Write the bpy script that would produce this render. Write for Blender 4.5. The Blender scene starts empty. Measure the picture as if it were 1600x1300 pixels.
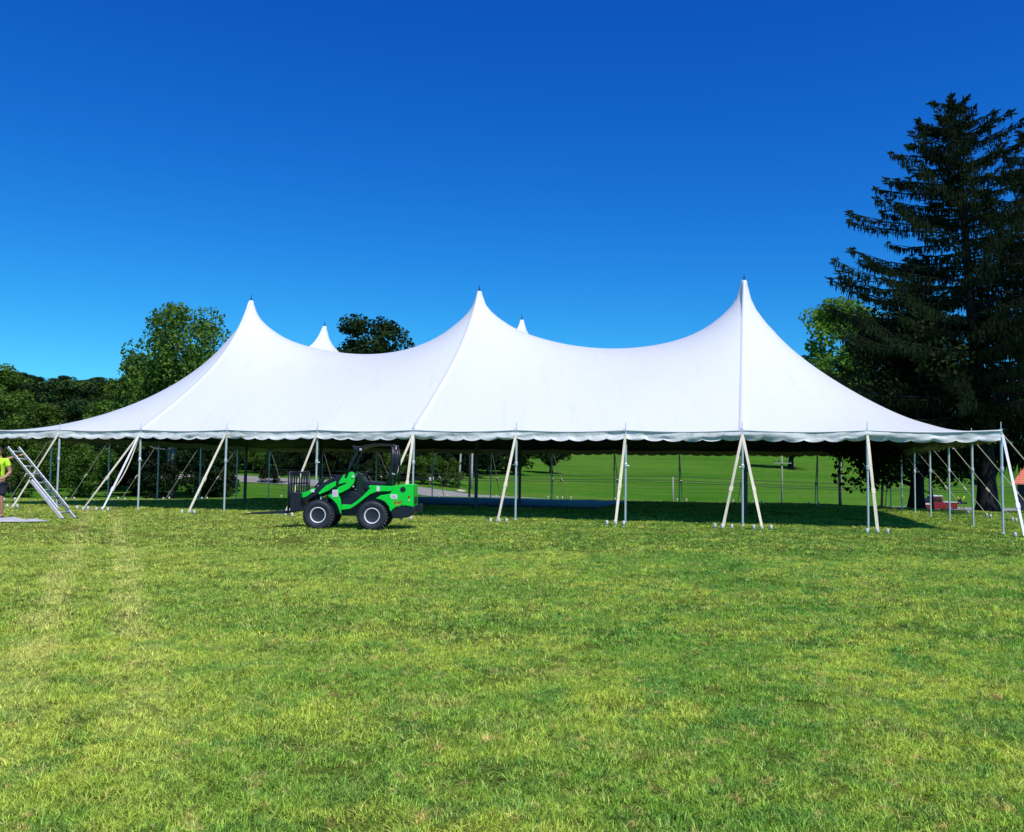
import bpy, bmesh, math, random
import numpy as np
from mathutils import Vector, Matrix, noise
rng = np.random.default_rng(7)
random.seed(7)
R = math.radians
sc = bpy.context.scene
C = sc.collection
D = bpy.data

# ------------------------------------------------------------------ camera, world, sun, exposure
PITCH, ROLL, CAMZ, FPX = .0629118, .0136459, 1.316, 1400.19
cam = D.objects.new('camera', D.cameras.new('camera')); C.objects.link(cam)
cam.data.sensor_width = 36; cam.data.lens = FPX/1600*36
cam.data.clip_start = .05; cam.data.clip_end = 3000
F = Vector((0, math.cos(PITCH), math.sin(PITCH)))
r0 = Vector((1, 0, 0)); d0 = -Vector((0, -math.sin(PITCH), math.cos(PITCH)))
Rv = math.cos(ROLL)*r0 - math.sin(ROLL)*d0
Dv = math.sin(ROLL)*r0 + math.cos(ROLL)*d0
M = Matrix((Rv, -Dv, -F)).transposed().to_4x4(); M.translation = (0, 0, CAMZ)
cam.matrix_world = M
sc.camera = cam

SUN_EL, SUN_AZ = 54, 150            # azimuth clockwise from +Y
w = D.worlds.new('World'); sc.world = w; w.use_nodes = True
nt = w.node_tree; nt.nodes.clear()
sky = nt.nodes.new('ShaderNodeTexSky'); sky.sky_type = 'NISHITA'; sky.sun_disc = False
sky.sun_elevation = R(SUN_EL); sky.sun_rotation = R(SUN_AZ)
sky.air_density = 1.0; sky.dust_density = .3; sky.ozone_density = 6.0; sky.altitude = 300
bg = nt.nodes.new('ShaderNodeBackground'); bg.inputs['Strength'].default_value = .125
wo = nt.nodes.new('ShaderNodeOutputWorld')
# the photograph's saturated rendering of a clear sky: a tone curve per channel on the sky's own colour
se = nt.nodes.new('ShaderNodeSeparateColor'); co = nt.nodes.new('ShaderNodeCombineColor'); nt.links.new(sky.outputs[0], se.inputs[0])
for i, (k, g) in enumerate(((.55, 2.2), (.97, 1.5), (1.0, .85))):
    a = nt.nodes.new('ShaderNodeMath'); a.operation = 'MULTIPLY'; a.inputs[1].default_value = .125
    p = nt.nodes.new('ShaderNodeMath'); p.operation = 'POWER'; p.inputs[1].default_value = g
    m = nt.nodes.new('ShaderNodeMath'); m.operation = 'MULTIPLY'; m.inputs[1].default_value = k/.125
    nt.links.new(se.outputs[i], a.inputs[0]); nt.links.new(a.outputs[0], p.inputs[0]); nt.links.new(p.outputs[0], m.inputs[0]); nt.links.new(m.outputs[0], co.inputs[i])
nt.links.new(co.outputs[0], bg.inputs['Color']); nt.links.new(bg.outputs[0], wo.inputs[0])

sun = D.objects.new('sun', D.lights.new('sun', 'SUN')); C.objects.link(sun)
sun.data.energy = 3.9; sun.data.angle = R(.53); sun.data.color = (1, .96, .89)
sd = Vector((math.sin(R(SUN_AZ))*math.cos(R(SUN_EL)), math.cos(R(SUN_AZ))*math.cos(R(SUN_EL)), math.sin(R(SUN_EL))))
sun.rotation_euler = sd.to_track_quat('Z', 'Y').to_euler()
sc.view_settings.view_transform = 'Standard'; sc.view_settings.look = 'None'
sc.view_settings.exposure = .12; sc.view_settings.gamma = 1
sc.view_settings.use_curve_mapping = False
sc.render.engine = 'CYCLES'
sc.cycles.transparent_max_bounces = 16; sc.cycles.max_bounces = 6

# ------------------------------------------------------------------ helpers
def sm(a, b, x):
    t = np.clip((x-a)/(b-a), 0, 1); return t*t*(3-2*t)
GX, CX0, CY0, ANG = 3.048, 11.904, 21.776, .263087
cA, sA = math.cos(ANG), math.sin(ANG)
EAVE, PEAK = 2.49, 7.70
def T(u, v, z=0.):                      # tent coordinates in ten foot bays -> world
    return Vector((CX0-cA*GX*u+sA*GX*v, CY0+sA*GX*u+cA*GX*v, z))
def hz(x, y):
    x = np.asarray(x, float); y = np.asarray(y, float)
    base = -.25*sm(30, 47, y)*sm(-4, -14, x) + .004*np.sin(x*.9+y*.35)*np.cos(y*.7-x*.2)
    yc = np.where(x > -14, 42+(16.5-np.clip(x, -14, 60))*.27, 50.2)
    yc = yc + (37.5-yc)*sm(-14, -21, x); yc = yc + (35.5-yc)*sm(14.5, 19, x)
    zr = np.interp(x, [-300, -60, -30, -22, -10, -4, 20, 45, 80, 300], [1.0, .3, .12, -.25, -.9, -1.7, -2.8, -2.55, -2.6, -1])
    t = y-yc
    dip = .25*sm(0, 8, t)*(1-sm(20, 60, t))
    z = base*(1-sm(5, 30, t)) - dip + zr*sm(0, 1, t/(92-yc))
    z = z + .06*np.clip(y-91, 0, 320)
    z = z + 9*sm(150, 330, y)*sm(-.22, -.42, x/np.maximum(y, 1))
    z = z + .5*np.sin(x*.035+1)*sm(110, 180, y)+.7*np.sin(y*.03)*sm(110, 180, y)
    return z
def h1(x, y): return float(hz(x, y))
def xat(px, Y, py=740):                 # where a line of sight column lies at distance Y (used to lay the place out)
    return (px-800+(py-650)*math.sin(ROLL))/FPX*Y
def tag(o, label=None, cat=None, group=None, kind=None):
    if label: o['label'] = label
    if cat: o['category'] = cat
    if group: o['group'] = group
    if kind: o['kind'] = kind
    return o
def empty(name, loc=(0, 0, 0), rz=0, **k):
    o = D.objects.new(name, None); C.objects.link(o); o.location = loc; o.rotation_euler = (0, 0, rz)
    o.empty_display_size = .2
    return tag(o, **k)
def obj(name, me, mat=None, parent=None, smooth=False, **k):
    if isinstance(me, bmesh.types.BMesh):
        b = me; me = D.meshes.new(name); b.to_mesh(me); b.free()
    if mat is not None and not len(me.materials): me.materials.append(mat)
    if smooth: me.polygons.foreach_set('use_smooth', [True]*len(me.polygons))
    o = D.objects.new(name, me); C.objects.link(o)
    if parent: o.parent = parent
    return tag(o, **k)
def copy_tree(o, parent=None):
    c = o.copy(); C.objects.link(c); c.parent = parent
    for ch in list(o.children): copy_tree(ch, c)
    return c
def npmesh(name, V, Fc, mat=None, smooth=False, attr=None):
    V = np.asarray(V, np.float32); Fc = np.asarray(Fc, np.int32)
    me = D.meshes.new(name); n = Fc.shape[1]
    me.vertices.add(len(V)); me.vertices.foreach_set('co', V.ravel())
    me.loops.add(Fc.size); me.loops.foreach_set('vertex_index', Fc.ravel())
    me.polygons.add(len(Fc)); me.polygons.foreach_set('loop_start', np.arange(0, Fc.size, n, dtype=np.int32))
    me.polygons.foreach_set('loop_total', np.full(len(Fc), n, np.int32))
    if smooth: me.polygons.foreach_set('use_smooth', np.ones(len(Fc), bool))
    me.update(calc_edges=True)
    if attr is not None:
        a = me.attributes.new('tone', 'FLOAT', 'POINT'); a.data.foreach_set('value', np.asarray(attr, np.float32))
    if mat is not None: me.materials.append(mat)
    return me
def box(b, x0, x1, y0, y1, z0, z1):
    v = [b.verts.new(p) for p in ((x0,y0,z0),(x1,y0,z0),(x1,y1,z0),(x0,y1,z0),(x0,y0,z1),(x1,y0,z1),(x1,y1,z1),(x0,y1,z1))]
    for f in ((3,2,1,0),(4,5,6,7),(0,1,5,4),(1,2,6,5),(2,3,7,6),(3,0,4,7)): b.faces.new([v[i] for i in f])
def bevel(b, w, seg=2):
    bmesh.ops.bevel(b, geom=list(b.edges), offset=w, segments=seg, affect='EDGES', profile=.6, clamp_overlap=True)
def prism(b, pts, y0, y1):              # polygon in x,z swept along y
    a = [b.verts.new((x, y0, z)) for x, z in pts]; c = [b.verts.new((x, y1, z)) for x, z in pts]
    n = len(pts)
    b.faces.new(a); b.faces.new(c[::-1])
    for i in range(n): b.faces.new((a[i], c[i], c[(i+1) % n], a[(i+1) % n]))
    bmesh.ops.recalc_face_normals(b, faces=b.faces)
def tube(b, pts, rad, n=8, cap=True, flat=None):
    pts = [Vector(p) for p in pts]
    if not hasattr(rad, '__len__'): rad = [rad]*len(pts)
    rings = []; up = None
    for i, p in enumerate(pts):
        d = (pts[min(i+1, len(pts)-1)]-pts[max(i-1, 0)]).normalized()
        if up is None: up = Vector((0, 0, 1)) if abs(d.z) < .9 else Vector((0, 1, 0))
        a = d.cross(up).normalized(); bb = a.cross(d).normalized(); up = bb
        s = flat or 1
        rings.append([b.verts.new(p+rad[i]*(a*math.cos(2*math.pi*k/n)+bb*s*math.sin(2*math.pi*k/n))) for k in range(n)])
    for i in range(len(rings)-1):
        for k in range(n): b.faces.new((rings[i][k], rings[i][(k+1) % n], rings[i+1][(k+1) % n], rings[i+1][k]))
    if cap: b.faces.new(rings[0][::-1]); b.faces.new(rings[-1])
def lathe(b, prof, n=16, c=(0, 0, 0), axis='z', cap=True):     # prof: (r, h)
    rings = []
    for r, h in prof:
        ring = []
        for k in range(n):
            a = 2*math.pi*k/n
            p = (r*math.cos(a), r*math.sin(a), h)
            if axis == 'y': p = (p[0], h, p[1])
            if axis == 'x': p = (h, p[0], p[1])
            ring.append(b.verts.new((p[0]+c[0], p[1]+c[1], p[2]+c[2])))
        rings.append(ring)
    for i in range(len(rings)-1):
        for k in range(n): b.faces.new((rings[i][k], rings[i][(k+1) % n], rings[i+1][(k+1) % n], rings[i+1][k]))
    if cap: b.faces.new(rings[0][::-1]); b.faces.new(rings[-1])
    bmesh.ops.recalc_face_normals(b, faces=b.faces)
def BM(): return bmesh.new()

# ------------------------------------------------------------------ materials
def newmat(name):
    m = D.materials.new(name); m.use_nodes = True
    n = m.node_tree; n.nodes.clear(); return m, n
def N(n, t, **k):
    x = n.nodes.new('ShaderNode'+t)
    for a, b in k.items():
        if a.startswith('i_'): x.inputs[a[2:]].default_value = b
        else: setattr(x, a, b)
    return x
def mixc(n, fac, a, b, mode='MIX'):
    x = n.nodes.new('ShaderNodeMix'); x.data_type = 'RGBA'; x.blend_type = mode
    for i, v in ((0, fac), (6, a), (7, b)):
        if isinstance(v, (int, float)): x.inputs[i].default_value = v
        elif isinstance(v, tuple): x.inputs[i].default_value = v+(1,)
        else: n.links.new(v, x.inputs[i])
    return x.outputs[2]
def noisef(n, vec, scale, detail=3, rough=.5, lo=None, hi=None):
    x = N(n, 'TexNoise'); x.inputs['Scale'].default_value = scale; x.inputs['Detail'].default_value = detail
    x.inputs['Roughness'].default_value = rough
    if vec is not None: n.links.new(vec, x.inputs['Vector'])
    o = x.outputs[0]
    if lo is not None:
        r = N(n, 'MapRange', interpolation_type='SMOOTHSTEP'); n.links.new(o, r.inputs[0])
        r.inputs[1].default_value = lo; r.inputs[2].default_value = hi; o = r.outputs[0]
    return o
def pbr(name, col, rough=.5, metal=0, var=.12, scale=6, bump=0, dirt_or_shade=None, coat=0, bscale=60):
    m, n = newmat(name)
    o = N(n, 'OutputMaterial'); p = N(n, 'BsdfPrincipled'); tc = N(n, 'TexCoord')
    f = noisef(n, tc.outputs['Object'], scale, 4)
    d = tuple(max(0, c*(1-var)) for c in col); l = tuple(min(1, c*(1+var)) for c in col)
    c = mixc(n, f, d, l)
    if dirt_or_shade:
        c = mixc(n, noisef(n, tc.outputs['Object'], scale*1.7, 5, .6, .55, .75), c, dirt_or_shade)
    n.links.new(c, p.inputs['Base Color'])
    rr = N(n, 'MapRange'); n.links.new(noisef(n, tc.outputs['Object'], scale*3, 3), rr.inputs[0])
    rr.inputs[3].default_value = max(.03, rough-.1); rr.inputs[4].default_value = min(1, rough+.1)
    n.links.new(rr.outputs[0], p.inputs['Roughness'])
    p.inputs['Metallic'].default_value = metal; p.inputs['Coat Weight'].default_value = coat
    if bump:
        b = N(n, 'Bump'); b.inputs['Strength'].default_value = bump; b.inputs['Distance'].default_value = .02
        n.links.new(noisef(n, tc.outputs['Object'], bscale, 4), b.inputs['Height']); n.links.new(b.outputs[0], p.inputs['Normal'])
    n.links.new(p.outputs[0], o.inputs[0]); return m

def lawn_color(n, pos):
    """patchy lawn colour as a function of place: green, yellow green and straw, with two pale mower tracks"""
    sep = N(n, 'SeparateXYZ'); n.links.new(pos, sep.inputs[0])
    c = mixc(n, noisef(n, pos, .55, 4, .6, .38, .62), (.205, .410, .040), (.500, .600, .075))
    c = mixc(n, noisef(n, pos, 2.6, 5, .7, .46, .62), c, (.140, .360, .050))
    c = mixc(n, noisef(n, pos, 1.3, 3, .7, .54, .76), c, (.620, .600, .130))
    c = mixc(n, noisef(n, pos, 7.0, 4, .7, .55, .70), c, (.660, .520, .180))
    # more sun-bleached on the left of the lawn
    lf = N(n, 'MapRange'); n.links.new(sep.outputs[0], lf.inputs[0])
    lf.inputs[1].default_value = 3; lf.inputs[2].default_value = -7; lf.inputs[3].default_value = 0; lf.inputs[4].default_value = .42
    c = mixc(n, lf.outputs[0], c, (.600, .610, .110))
    for x0, y0 in ((-2.77, 6.8), (-4.6, 9.2)):
        a = N(n, 'Math', operation='MULTIPLY_ADD'); n.links.new(sep.outputs[1], a.inputs[0])
        a.inputs[1].default_value = .45; a.inputs[2].default_value = -x0-.45*y0
        s = N(n, 'MATH' if 0 else 'Math', operation='ADD'); n.links.new(a.outputs[0], s.inputs[0]); n.links.new(sep.outputs[0], s.inputs[1])
        w1 = N(n, 'Math', operation='MULTIPLY_ADD'); n.links.new(noisef(n, pos, .8, 2), w1.inputs[0]); w1.inputs[1].default_value = .5; n.links.new(s.outputs[0], w1.inputs[2])
        ab = N(n, 'Math', operation='SUBTRACT'); n.links.new(w1.outputs[0], ab.inputs[0]); ab.inputs[1].default_value = .25
        ab2 = N(n, 'Math', operation='ABSOLUTE'); n.links.new(ab.outputs[0], ab2.inputs[0])
        m = N(n, 'MapRange', interpolation_type='SMOOTHSTEP'); n.links.new(ab2.outputs[0], m.inputs[0])
        m.inputs[1].default_value = .27; m.inputs[2].default_value = .06; m.inputs[3].default_value = 0; m.inputs[4].default_value = .75
        mm = N(n, 'Math', operation='MULTIPLY'); n.links.new(m.outputs[0], mm.inputs[0]); n.links.new(noisef(n, pos, 1.6, 3, .6, .30, .60), mm.inputs[1])
        yf = N(n, 'MapRange', interpolation_type='SMOOTHSTEP'); n.links.new(sep.outputs[1], yf.inputs[0]); yf.inputs[1].default_value = 3.0; yf.inputs[2].default_value = 7.5
        m2 = N(n, 'Math', operation='MULTIPLY'); n.links.new(mm.outputs[0], m2.inputs[0]); n.links.new(yf.outputs[0], m2.inputs[1]); mm = m2
        c = mixc(n, mm.outputs[0], c, (.700, .680, .190))
    return c

def mat_ground():
    m, n = newmat('lawn'); o = N(n, 'OutputMaterial'); g = N(n, 'NewGeometry'); pos = g.outputs['Position']
    near = mixc(n, .66, lawn_color(n, pos), (.045, .048, .014))
    near = mixc(n, noisef(n, pos, 55, 3, .7, .4, .7), near, (.02, .025, .008))
    sep = N(n, 'SeparateXYZ'); n.links.new(pos, sep.inputs[0])
    # the mown field on the slope beyond
    field = mixc(n, noisef(n, pos, .03, 5, .6, .35, .65), (.045, .155, .012), (.085, .210, .020))
    mp = N(n, 'Mapping'); mp.inputs['Scale'].default_value = (.02, .35, .1); mp.inputs['Rotation'].default_value = (0, 0, .15)
    n.links.new(pos, mp.inputs[0])
    field = mixc(n, noisef(n, mp.outputs[0], 1, 4, .6, .42, .7), field, (.105, .190, .030))
    field = mixc(n, noisef(n, pos, 1.2, 5, .7, .45, .8), field, (.030, .090, .012))
    k = N(n, 'MapRange', interpolation_type='SMOOTHSTEP'); n.links.new(sep.outputs[1], k.inputs[0]); k.inputs[1].default_value = 34; k.inputs[2].default_value = 52
    c = mixc(n, k.outputs[0], near, field)
    d = N(n, 'BsdfDiffuse'); n.links.new(c, d.inputs[0])
    b = N(n, 'Bump'); b.inputs['Strength'].default_value = .6; b.inputs['Distance'].default_value = .05
    n.links.new(noisef(n, pos, 14, 4, .7), b.inputs['Height']); n.links.new(b.outputs[0], d.inputs['Normal'])
    n.links.new(d.outputs[0], o.inputs[0]); return m

def mat_blade():
    m, n = newmat('grass_blade'); o = N(n, 'OutputMaterial'); g = N(n, 'NewGeometry'); pos = g.outputs['Position']
    at = N(n, 'Attribute', attribute_name='tone')
    c = lawn_color(n, pos)
    r = N(n, 'MapRange'); n.links.new(at.outputs['Fac'], r.inputs[0]); r.inputs[1].default_value = .12; r.inputs[2].default_value = .88; r.inputs[3].default_value = .22; r.inputs[4].default_value = 2.1
    v = N(n, 'VectorMath', operation='SCALE'); n.links.new(c, v.inputs[0]); n.links.new(r.outputs[0], v.inputs['Scale'])
    st = N(n, 'MapRange', interpolation_type='SMOOTHSTEP'); n.links.new(at.outputs['Fac'], st.inputs[0]); st.inputs[1].default_value = .80; st.inputs[2].default_value = .93
    c2 = mixc(n, st.outputs[0], v.outputs[0], (.88, .80, .28))
    d = N(n, 'BsdfPrincipled'); n.links.new(c2, d.inputs['Base Color']); d.inputs['Roughness'].default_value = .55
    d.inputs['Specular IOR Level'].default_value = .3
    t = N(n, 'BsdfTranslucent'); n.links.new(c2, t.inputs[0])
    x = N(n, 'MixShader'); x.inputs[0].default_value = .30
    n.links.new(d.outputs[0], x.inputs[1]); n.links.new(t.outputs[0], x.inputs[2]); n.links.new(x.outputs[0], o.inputs[0]); return m

def mat_leaf(name, dark, light, trans=.3, rough=.5, spec=.3):
    m, n = newmat(name); o = N(n, 'OutputMaterial')
    at = N(n, 'Attribute', attribute_name='tone'); oi = N(n, 'ObjectInfo')
    c = mixc(n, at.outputs['Fac'], dark, light)
    h = N(n, 'HueSaturation'); n.links.new(c, h.inputs['Color'])
    r = N(n, 'MapRange'); n.links.new(oi.outputs['Random'], r.inputs[0]); r.inputs[3].default_value = .485; r.inputs[4].default_value = .51
    n.links.new(r.outputs[0], h.inputs['Hue'])
    r2 = N(n, 'MapRange'); n.links.new(oi.outputs['Random'], r2.inputs[0]); r2.inputs[3].default_value = .75; r2.inputs[4].default_value = 1.2
    n.links.new(r2.outputs[0], h.inputs['Value'])
    d = N(n, 'BsdfPrincipled'); n.links.new(h.outputs[0], d.inputs['Base Color']); d.inputs['Roughness'].default_value = rough
    d.inputs['Specular IOR Level'].default_value = spec
    t = N(n, 'BsdfTranslucent'); n.links.new(h.outputs[0], t.inputs[0])
    x = N(n, 'MixShader'); x.inputs[0].default_value = trans
    n.links.new(d.outputs[0], x.inputs[1]); n.links.new(t.outputs[0], x.inputs[2]); n.links.new(x.outputs[0], o.inputs[0]); return m

def mat_canopy():
    m, n = newmat('white_vinyl'); o = N(n, 'OutputMaterial'); p = N(n, 'BsdfPrincipled'); g = N(n, 'NewGeometry')
    pos = g.outputs['Position']
    c = mixc(n, noisef(n, pos, .5, 5, .6), (.715, .72, .72), (.76, .765, .76))
    mp = N(n, 'Mapping'); mp.inputs['Rotation'].default_value = (0, 0, -ANG); mp.inputs['Scale'].default_value = (1, .08, .08); n.links.new(pos, mp.inputs[0])
    c = mixc(n, noisef(n, mp.outputs[0], 5, 4, .7, .5, .85), c, (.66, .68, .71))
    n.links.new(c, p.inputs['Base Color']); p.inputs['Roughness'].default_value = .42
    p.inputs['Specular IOR Level'].default_value = .35
    b = N(n, 'Bump'); b.inputs['Strength'].default_value = .12; b.inputs['Distance'].default_value = .05
    n.links.new(noisef(n, pos, 1.2, 5, .55), b.inputs['Height']); n.links.new(b.outputs[0], p.inputs['Normal'])
    n.links.new(p.outputs[0], o.inputs[0]); return m

M_ = dict(
 ground=mat_ground(), blade=mat_blade(), canopy=mat_canopy(),
 shade_shell=pbr('underside_shade', (.035, .042, .045), .6),
 valance=pbr('valance_vinyl', (.66, .67, .64), .5, var=.10, scale=3, bump=.8, bscale=7, dirt_or_shade=(.36, .44, .43)),  # grey-green blotches put wrinkle shading into the vinyl colour
 web=pbr('white_webbing', (.72, .73, .76), .7, var=.05),
 alu=pbr('aluminium', (.60, .66, .69), .32, .35, var=.15, scale=20),
 dkpole=pbr('centre_pole_metal', (.06, .075, .10), .4, .3, var=.2),
 strap=pbr('cream_webbing', (.66, .60, .44), .8, var=.12, scale=9, dirt_or_shade=(.45, .40, .29)),
 wstrap=pbr('white_strap', (.72, .72, .76), .7, var=.1, scale=9),
 steel=pbr('dark_steel', (.04, .042, .05), .5, .4, var=.3, scale=12),
 cap=pbr('white_plastic', (.64, .64, .62), .5, var=.05),
 green=pbr('green_paint', (.001, .68, .045), .33, var=.10, scale=2.5, coat=.3, bump=.05),
 black=pbr('black_paint', (.010, .012, .022), .4, var=.3, scale=5, dirt_or_shade=(.03, .03, .035)),
 rubber=pbr('tyre_rubber', (.016, .020, .032), .62, var=.35, scale=12, dirt_or_shade=(.05, .05, .045)),
 rim=pbr('white_rim', (.70, .72, .78), .4, var=.08), hub=pbr('dark_hub', (.02, .024, .05), .45, var=.2),
 dgreen=pbr('dark_green_metal', (.004, .018, .012), .45, var=.3),
 decal=pbr('decal_white', (.75, .70, .78), .5, var=.04), pink=pbr('decal_pink', (.62, .30, .48), .5),
 redtxt=pbr('logo_red', (.42, .045, .02), .4), yeltxt=pbr('logo_yellow', (.75, .55, .05), .4),
 lamp=pbr('tail_lamp', (.35, .01, .01), .2), glass=pbr('dark_glass', (.02, .025, .035), .06, var=.1),
 navy=pbr('navy_floor', (.012, .018, .080), .55, var=.2, scale=1.5, bump=.05),
 tarp=pbr('grey_tarp', (.50, .49, .50), .7, var=.12, scale=5, bump=.4, bscale=14),
 ladder=pbr('ladder_alu', (.56, .60, .63), .35, .6, var=.1, scale=20), rail=pbr('ladder_rail_white', (.72, .68, .72), .45, var=.08, dirt_or_shade=(.62, .40, .34)),
 road=pbr('asphalt', (.27, .255, .235), .9, var=.2, scale=.4, bump=.2), line=pbr('road_line', (.5, .45, .3), .8),
 bark=pbr('grey_bark', (.16, .145, .125), .9, var=.5, scale=2.5, bump=.9, bscale=9),
 dbark=pbr('dark_bark', (.010, .009, .010), .9, var=.5, scale=2.5, bump=.9, bscale=9),
 birch=pbr('pale_bark', (.42, .44, .40), .8, var=.25, scale=3, dirt_or_shade=(.12, .12, .11)),
 leaf=mat_leaf('leaf_mid', (.010, .040, .006), (.165, .290, .036), .3, .55, .12),
 leafd=mat_leaf('leaf_dark', (.006, .020, .007), (.045, .090, .018), .18, .6, .1),
 leafy=mat_leaf('leaf_light', (.050, .120, .012), (.210, .340, .040), .45, .5, .15),
 leafb=mat_leaf('leaf_bush', (.012, .045, .006), (.120, .220, .024), .3, .5, .12),
 wood_leaf_shaded=mat_leaf('leaf_wood_shaded', (.003, .010, .004), (.022, .048, .012), .12, .7, .08),  # shade inside the wood put into a darker leaf colour
 needle=mat_leaf('needles', (.005, .016, .007), (.052, .095, .032), .08, .7, .08),
 hivis=pbr('hi_vis_yellow', (.62, .95, .03), .7, var=.08, bump=.3, bscale=12),
 hidark=pbr('shirt_shading_green', (.03, .12, .03), .8),
 shorts=pbr('navy_shorts', (.012, .014, .035), .8, bump=.3, bscale=12), skin=pbr('skin', (.48, .23, .15), .5, var=.1),
 hair=pbr('brown_hair', (.05, .03, .02), .7), shoe=pbr('black_shoe', (.02, .018, .02), .6), sole=pbr('sole', (.3, .3, .3), .8),
 red=pbr('dark_red_paint', (.24, .010, .020), .35, var=.15, coat=.3), white=pbr('white_paint', (.72, .74, .78), .4, var=.05),
 yellow=pbr('yellow_paint', (.75, .65, .05), .5), roof=pbr('terracotta_roof', (.78, .24, .14), .8, var=.15, scale=2),
 shed=pbr('dark_shed_wall', (.03, .032, .05), .8, var=.3), wood=pbr('weathered_pole_wood', (.27, .28, .21), .85, var=.25, scale=3, bump=.5),
 stone=pbr('field_stone', (.45, .42, .30), .9, var=.2, bump=.5, bscale=8),
 wire=pbr('wire', (.02, .025, .02), .6),
)

# ------------------------------------------------------------------ ground
def axis(segs):
    out = []
    for a, b, st in segs: out += list(np.arange(a, b, st))
    return np.array(out+[segs[-1][1]])
xs = axis([(-700, -160, 20), (-160, -40, 4), (-40, 40, .8), (40, 160, 4), (160, 700, 20)])
ys = axis([(-300, -10, 20), (-10, 30, 1), (30, 62, .5), (62, 120, 1.5), (120, 420, 8), (420, 1400, 40)])
Xg, Yg = np.meshgrid(xs, ys, indexing='ij'); Zg = hz(Xg, Yg)
nx, ny = Xg.shape
idx = np.arange(nx*ny).reshape(nx, ny)
Fq = np.stack([idx[:-1, :-1], idx[1:, :-1], idx[1:, 1:], idx[:-1, 1:]], -1).reshape(-1, 4)
obj('ground', npmesh('ground', np.stack([Xg, Yg, Zg], -1).reshape(-1, 3), Fq, M_['ground'], True), kind='structure',
    label='mown lawn with the green field rising beyond')
# road across the hollow behind the tent
rx = np.arange(-170, 260, 2.0); rc = 95+1.6*np.sin(rx*.03)
def strip(name, off0, off1, lift, mat, **k):
    V = []; n = 7
    for i, x in enumerate(rx):
        for j in range(n):
            y = rc[i]+off0+(off1-off0)*j/(n-1)
            V.append((x, y, h1(x, y)+lift))
    ii = np.arange(len(V)).reshape(len(rx), n)
    return obj(name, npmesh(name, V, np.stack([ii[:-1, :-1], ii[1:, :-1], ii[1:, 1:], ii[:-1, 1:]], -1).reshape(-1, 4), mat, True), **k)
strip('road', -3.6, 4.6, .05, M_['road'], kind='structure', label='grey asphalt road crossing behind the tent')
strip('road_marking', .3, .55, .07, M_['line'], kind='structure')

# ------------------------------------------------------------------ grass
def clump(name, nb, size, h, wd, seed):
    r = np.random.default_rng(seed); V = []; Fc = []; A = []
    nt_ = nb//7; tx_ = r.uniform(-size/2, size/2, (nt_, 2)); tt_ = r.random(nt_); ta_ = r.uniform(0, 6.283, nt_); th_ = r.uniform(.7, 1.2, nt_)
    for i in range(nb):
        j = r.integers(nt_); x, y = tx_[j]+r.normal(0, size*.038, 2); a = r.uniform(0, 6.283); L = h*th_[j]*r.uniform(.5, 1.2)
        if r.random() < .02: L *= 1.5
        lean = r.uniform(.15, 1.6); la = ta_[j]+r.normal(0, 1.0); t = .5*tt_[j]+.5*r.random(); ww = wd*r.uniform(.7, 1.3)
        dx, dy = math.cos(a)*ww/2, math.sin(a)*ww/2; k = len(V)
        for s, q in ((0, 1), (.5, .85), (1, .12)):
            ox = math.cos(la)*lean*L*s*s*.8; oy = math.sin(la)*lean*L*s*s*.8; zz = L*s*(1-.30*lean*s)-.006
            V += [(x+ox-dx*q, y+oy-dy*q, zz), (x+ox+dx*q, y+oy+dy*q, zz)]; A += [t, t]
        Fc += [(k, k+1, k+3, k+2), (k+2, k+3, k+5, k+4)]
    me = npmesh(name, V, Fc, M_['blade'], False, A)
    return D.objects.new(name, me)
def grass(name, pts, sources, smin, smax, **k):
    me = D.meshes.new(name); me.vertices.add(len(pts)); me.vertices.foreach_set('co', pts.astype(np.float32).ravel())
    o = obj(name, me, M_['blade'], **k)
    g = D.node_groups.new(name, 'GeometryNodeTree'); g.interface.new_socket('Geometry', in_out='INPUT', socket_type='NodeSocketGeometry')
    g.interface.new_socket('Geometry', in_out='OUTPUT', socket_type='NodeSocketGeometry')
    gi = g.nodes.new('NodeGroupInput'); go = g.nodes.new('NodeGroupOutput')
    g2i = g.nodes.new('GeometryNodeGeometryToInstance')
    for s in sources:
        oi = g.nodes.new('GeometryNodeObjectInfo'); oi.inputs['Object'].default_value = s; oi.inputs['As Instance'].default_value = False
        g.links.new(oi.outputs['Geometry'], g2i.inputs[0])
    iop = g.nodes.new('GeometryNodeInstanceOnPoints'); iop.inputs['Pick Instance'].default_value = True
    ri = g.nodes.new('FunctionNodeRandomValue'); ri.data_type = 'INT'; ri.inputs[4].default_value = 0; ri.inputs[5].default_value = len(sources)-1
    rv = g.nodes.new('FunctionNodeRandomValue'); rv.data_type = 'FLOAT_VECTOR'; rv.inputs[0].default_value = (-.08, -.08, 0); rv.inputs[1].default_value = (.08, .08, 6.283)
    rs = g.nodes.new('FunctionNodeRandomValue'); rs.data_type = 'FLOAT'; rs.inputs[2].default_value = smin; rs.inputs[3].default_value = smax
    g.links.new(gi.outputs[0], iop.inputs['Points']); g.links.new(g2i.outputs[0], iop.inputs['Instance'])
    g.links.new(ri.outputs[2], iop.inputs['Instance Index'])
    g.links.new(rv.outputs[0], iop.inputs['Rotation']); g.links.new(rs.outputs[1], iop.inputs['Scale'])
    g.links.new(iop.outputs[0], go.inputs[0])
    md = o.modifiers.new('scatter', 'NODES'); md.node_group = g
    return o
def scatter(y0, y1, dens, xm):
    A = (xm(y0)+xm(y1))*(y1-y0); n = int(A*dens*1.3)
    y = rng.uniform(y0, y1, n); x = rng.uniform(-1, 1, n)*xm(y1)
    m = np.abs(x) < xm(y); x, y = x[m], y[m]
    return np.stack([x, y, hz(x, y)], -1)
xm = lambda y: y*.66+2.2
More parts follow.
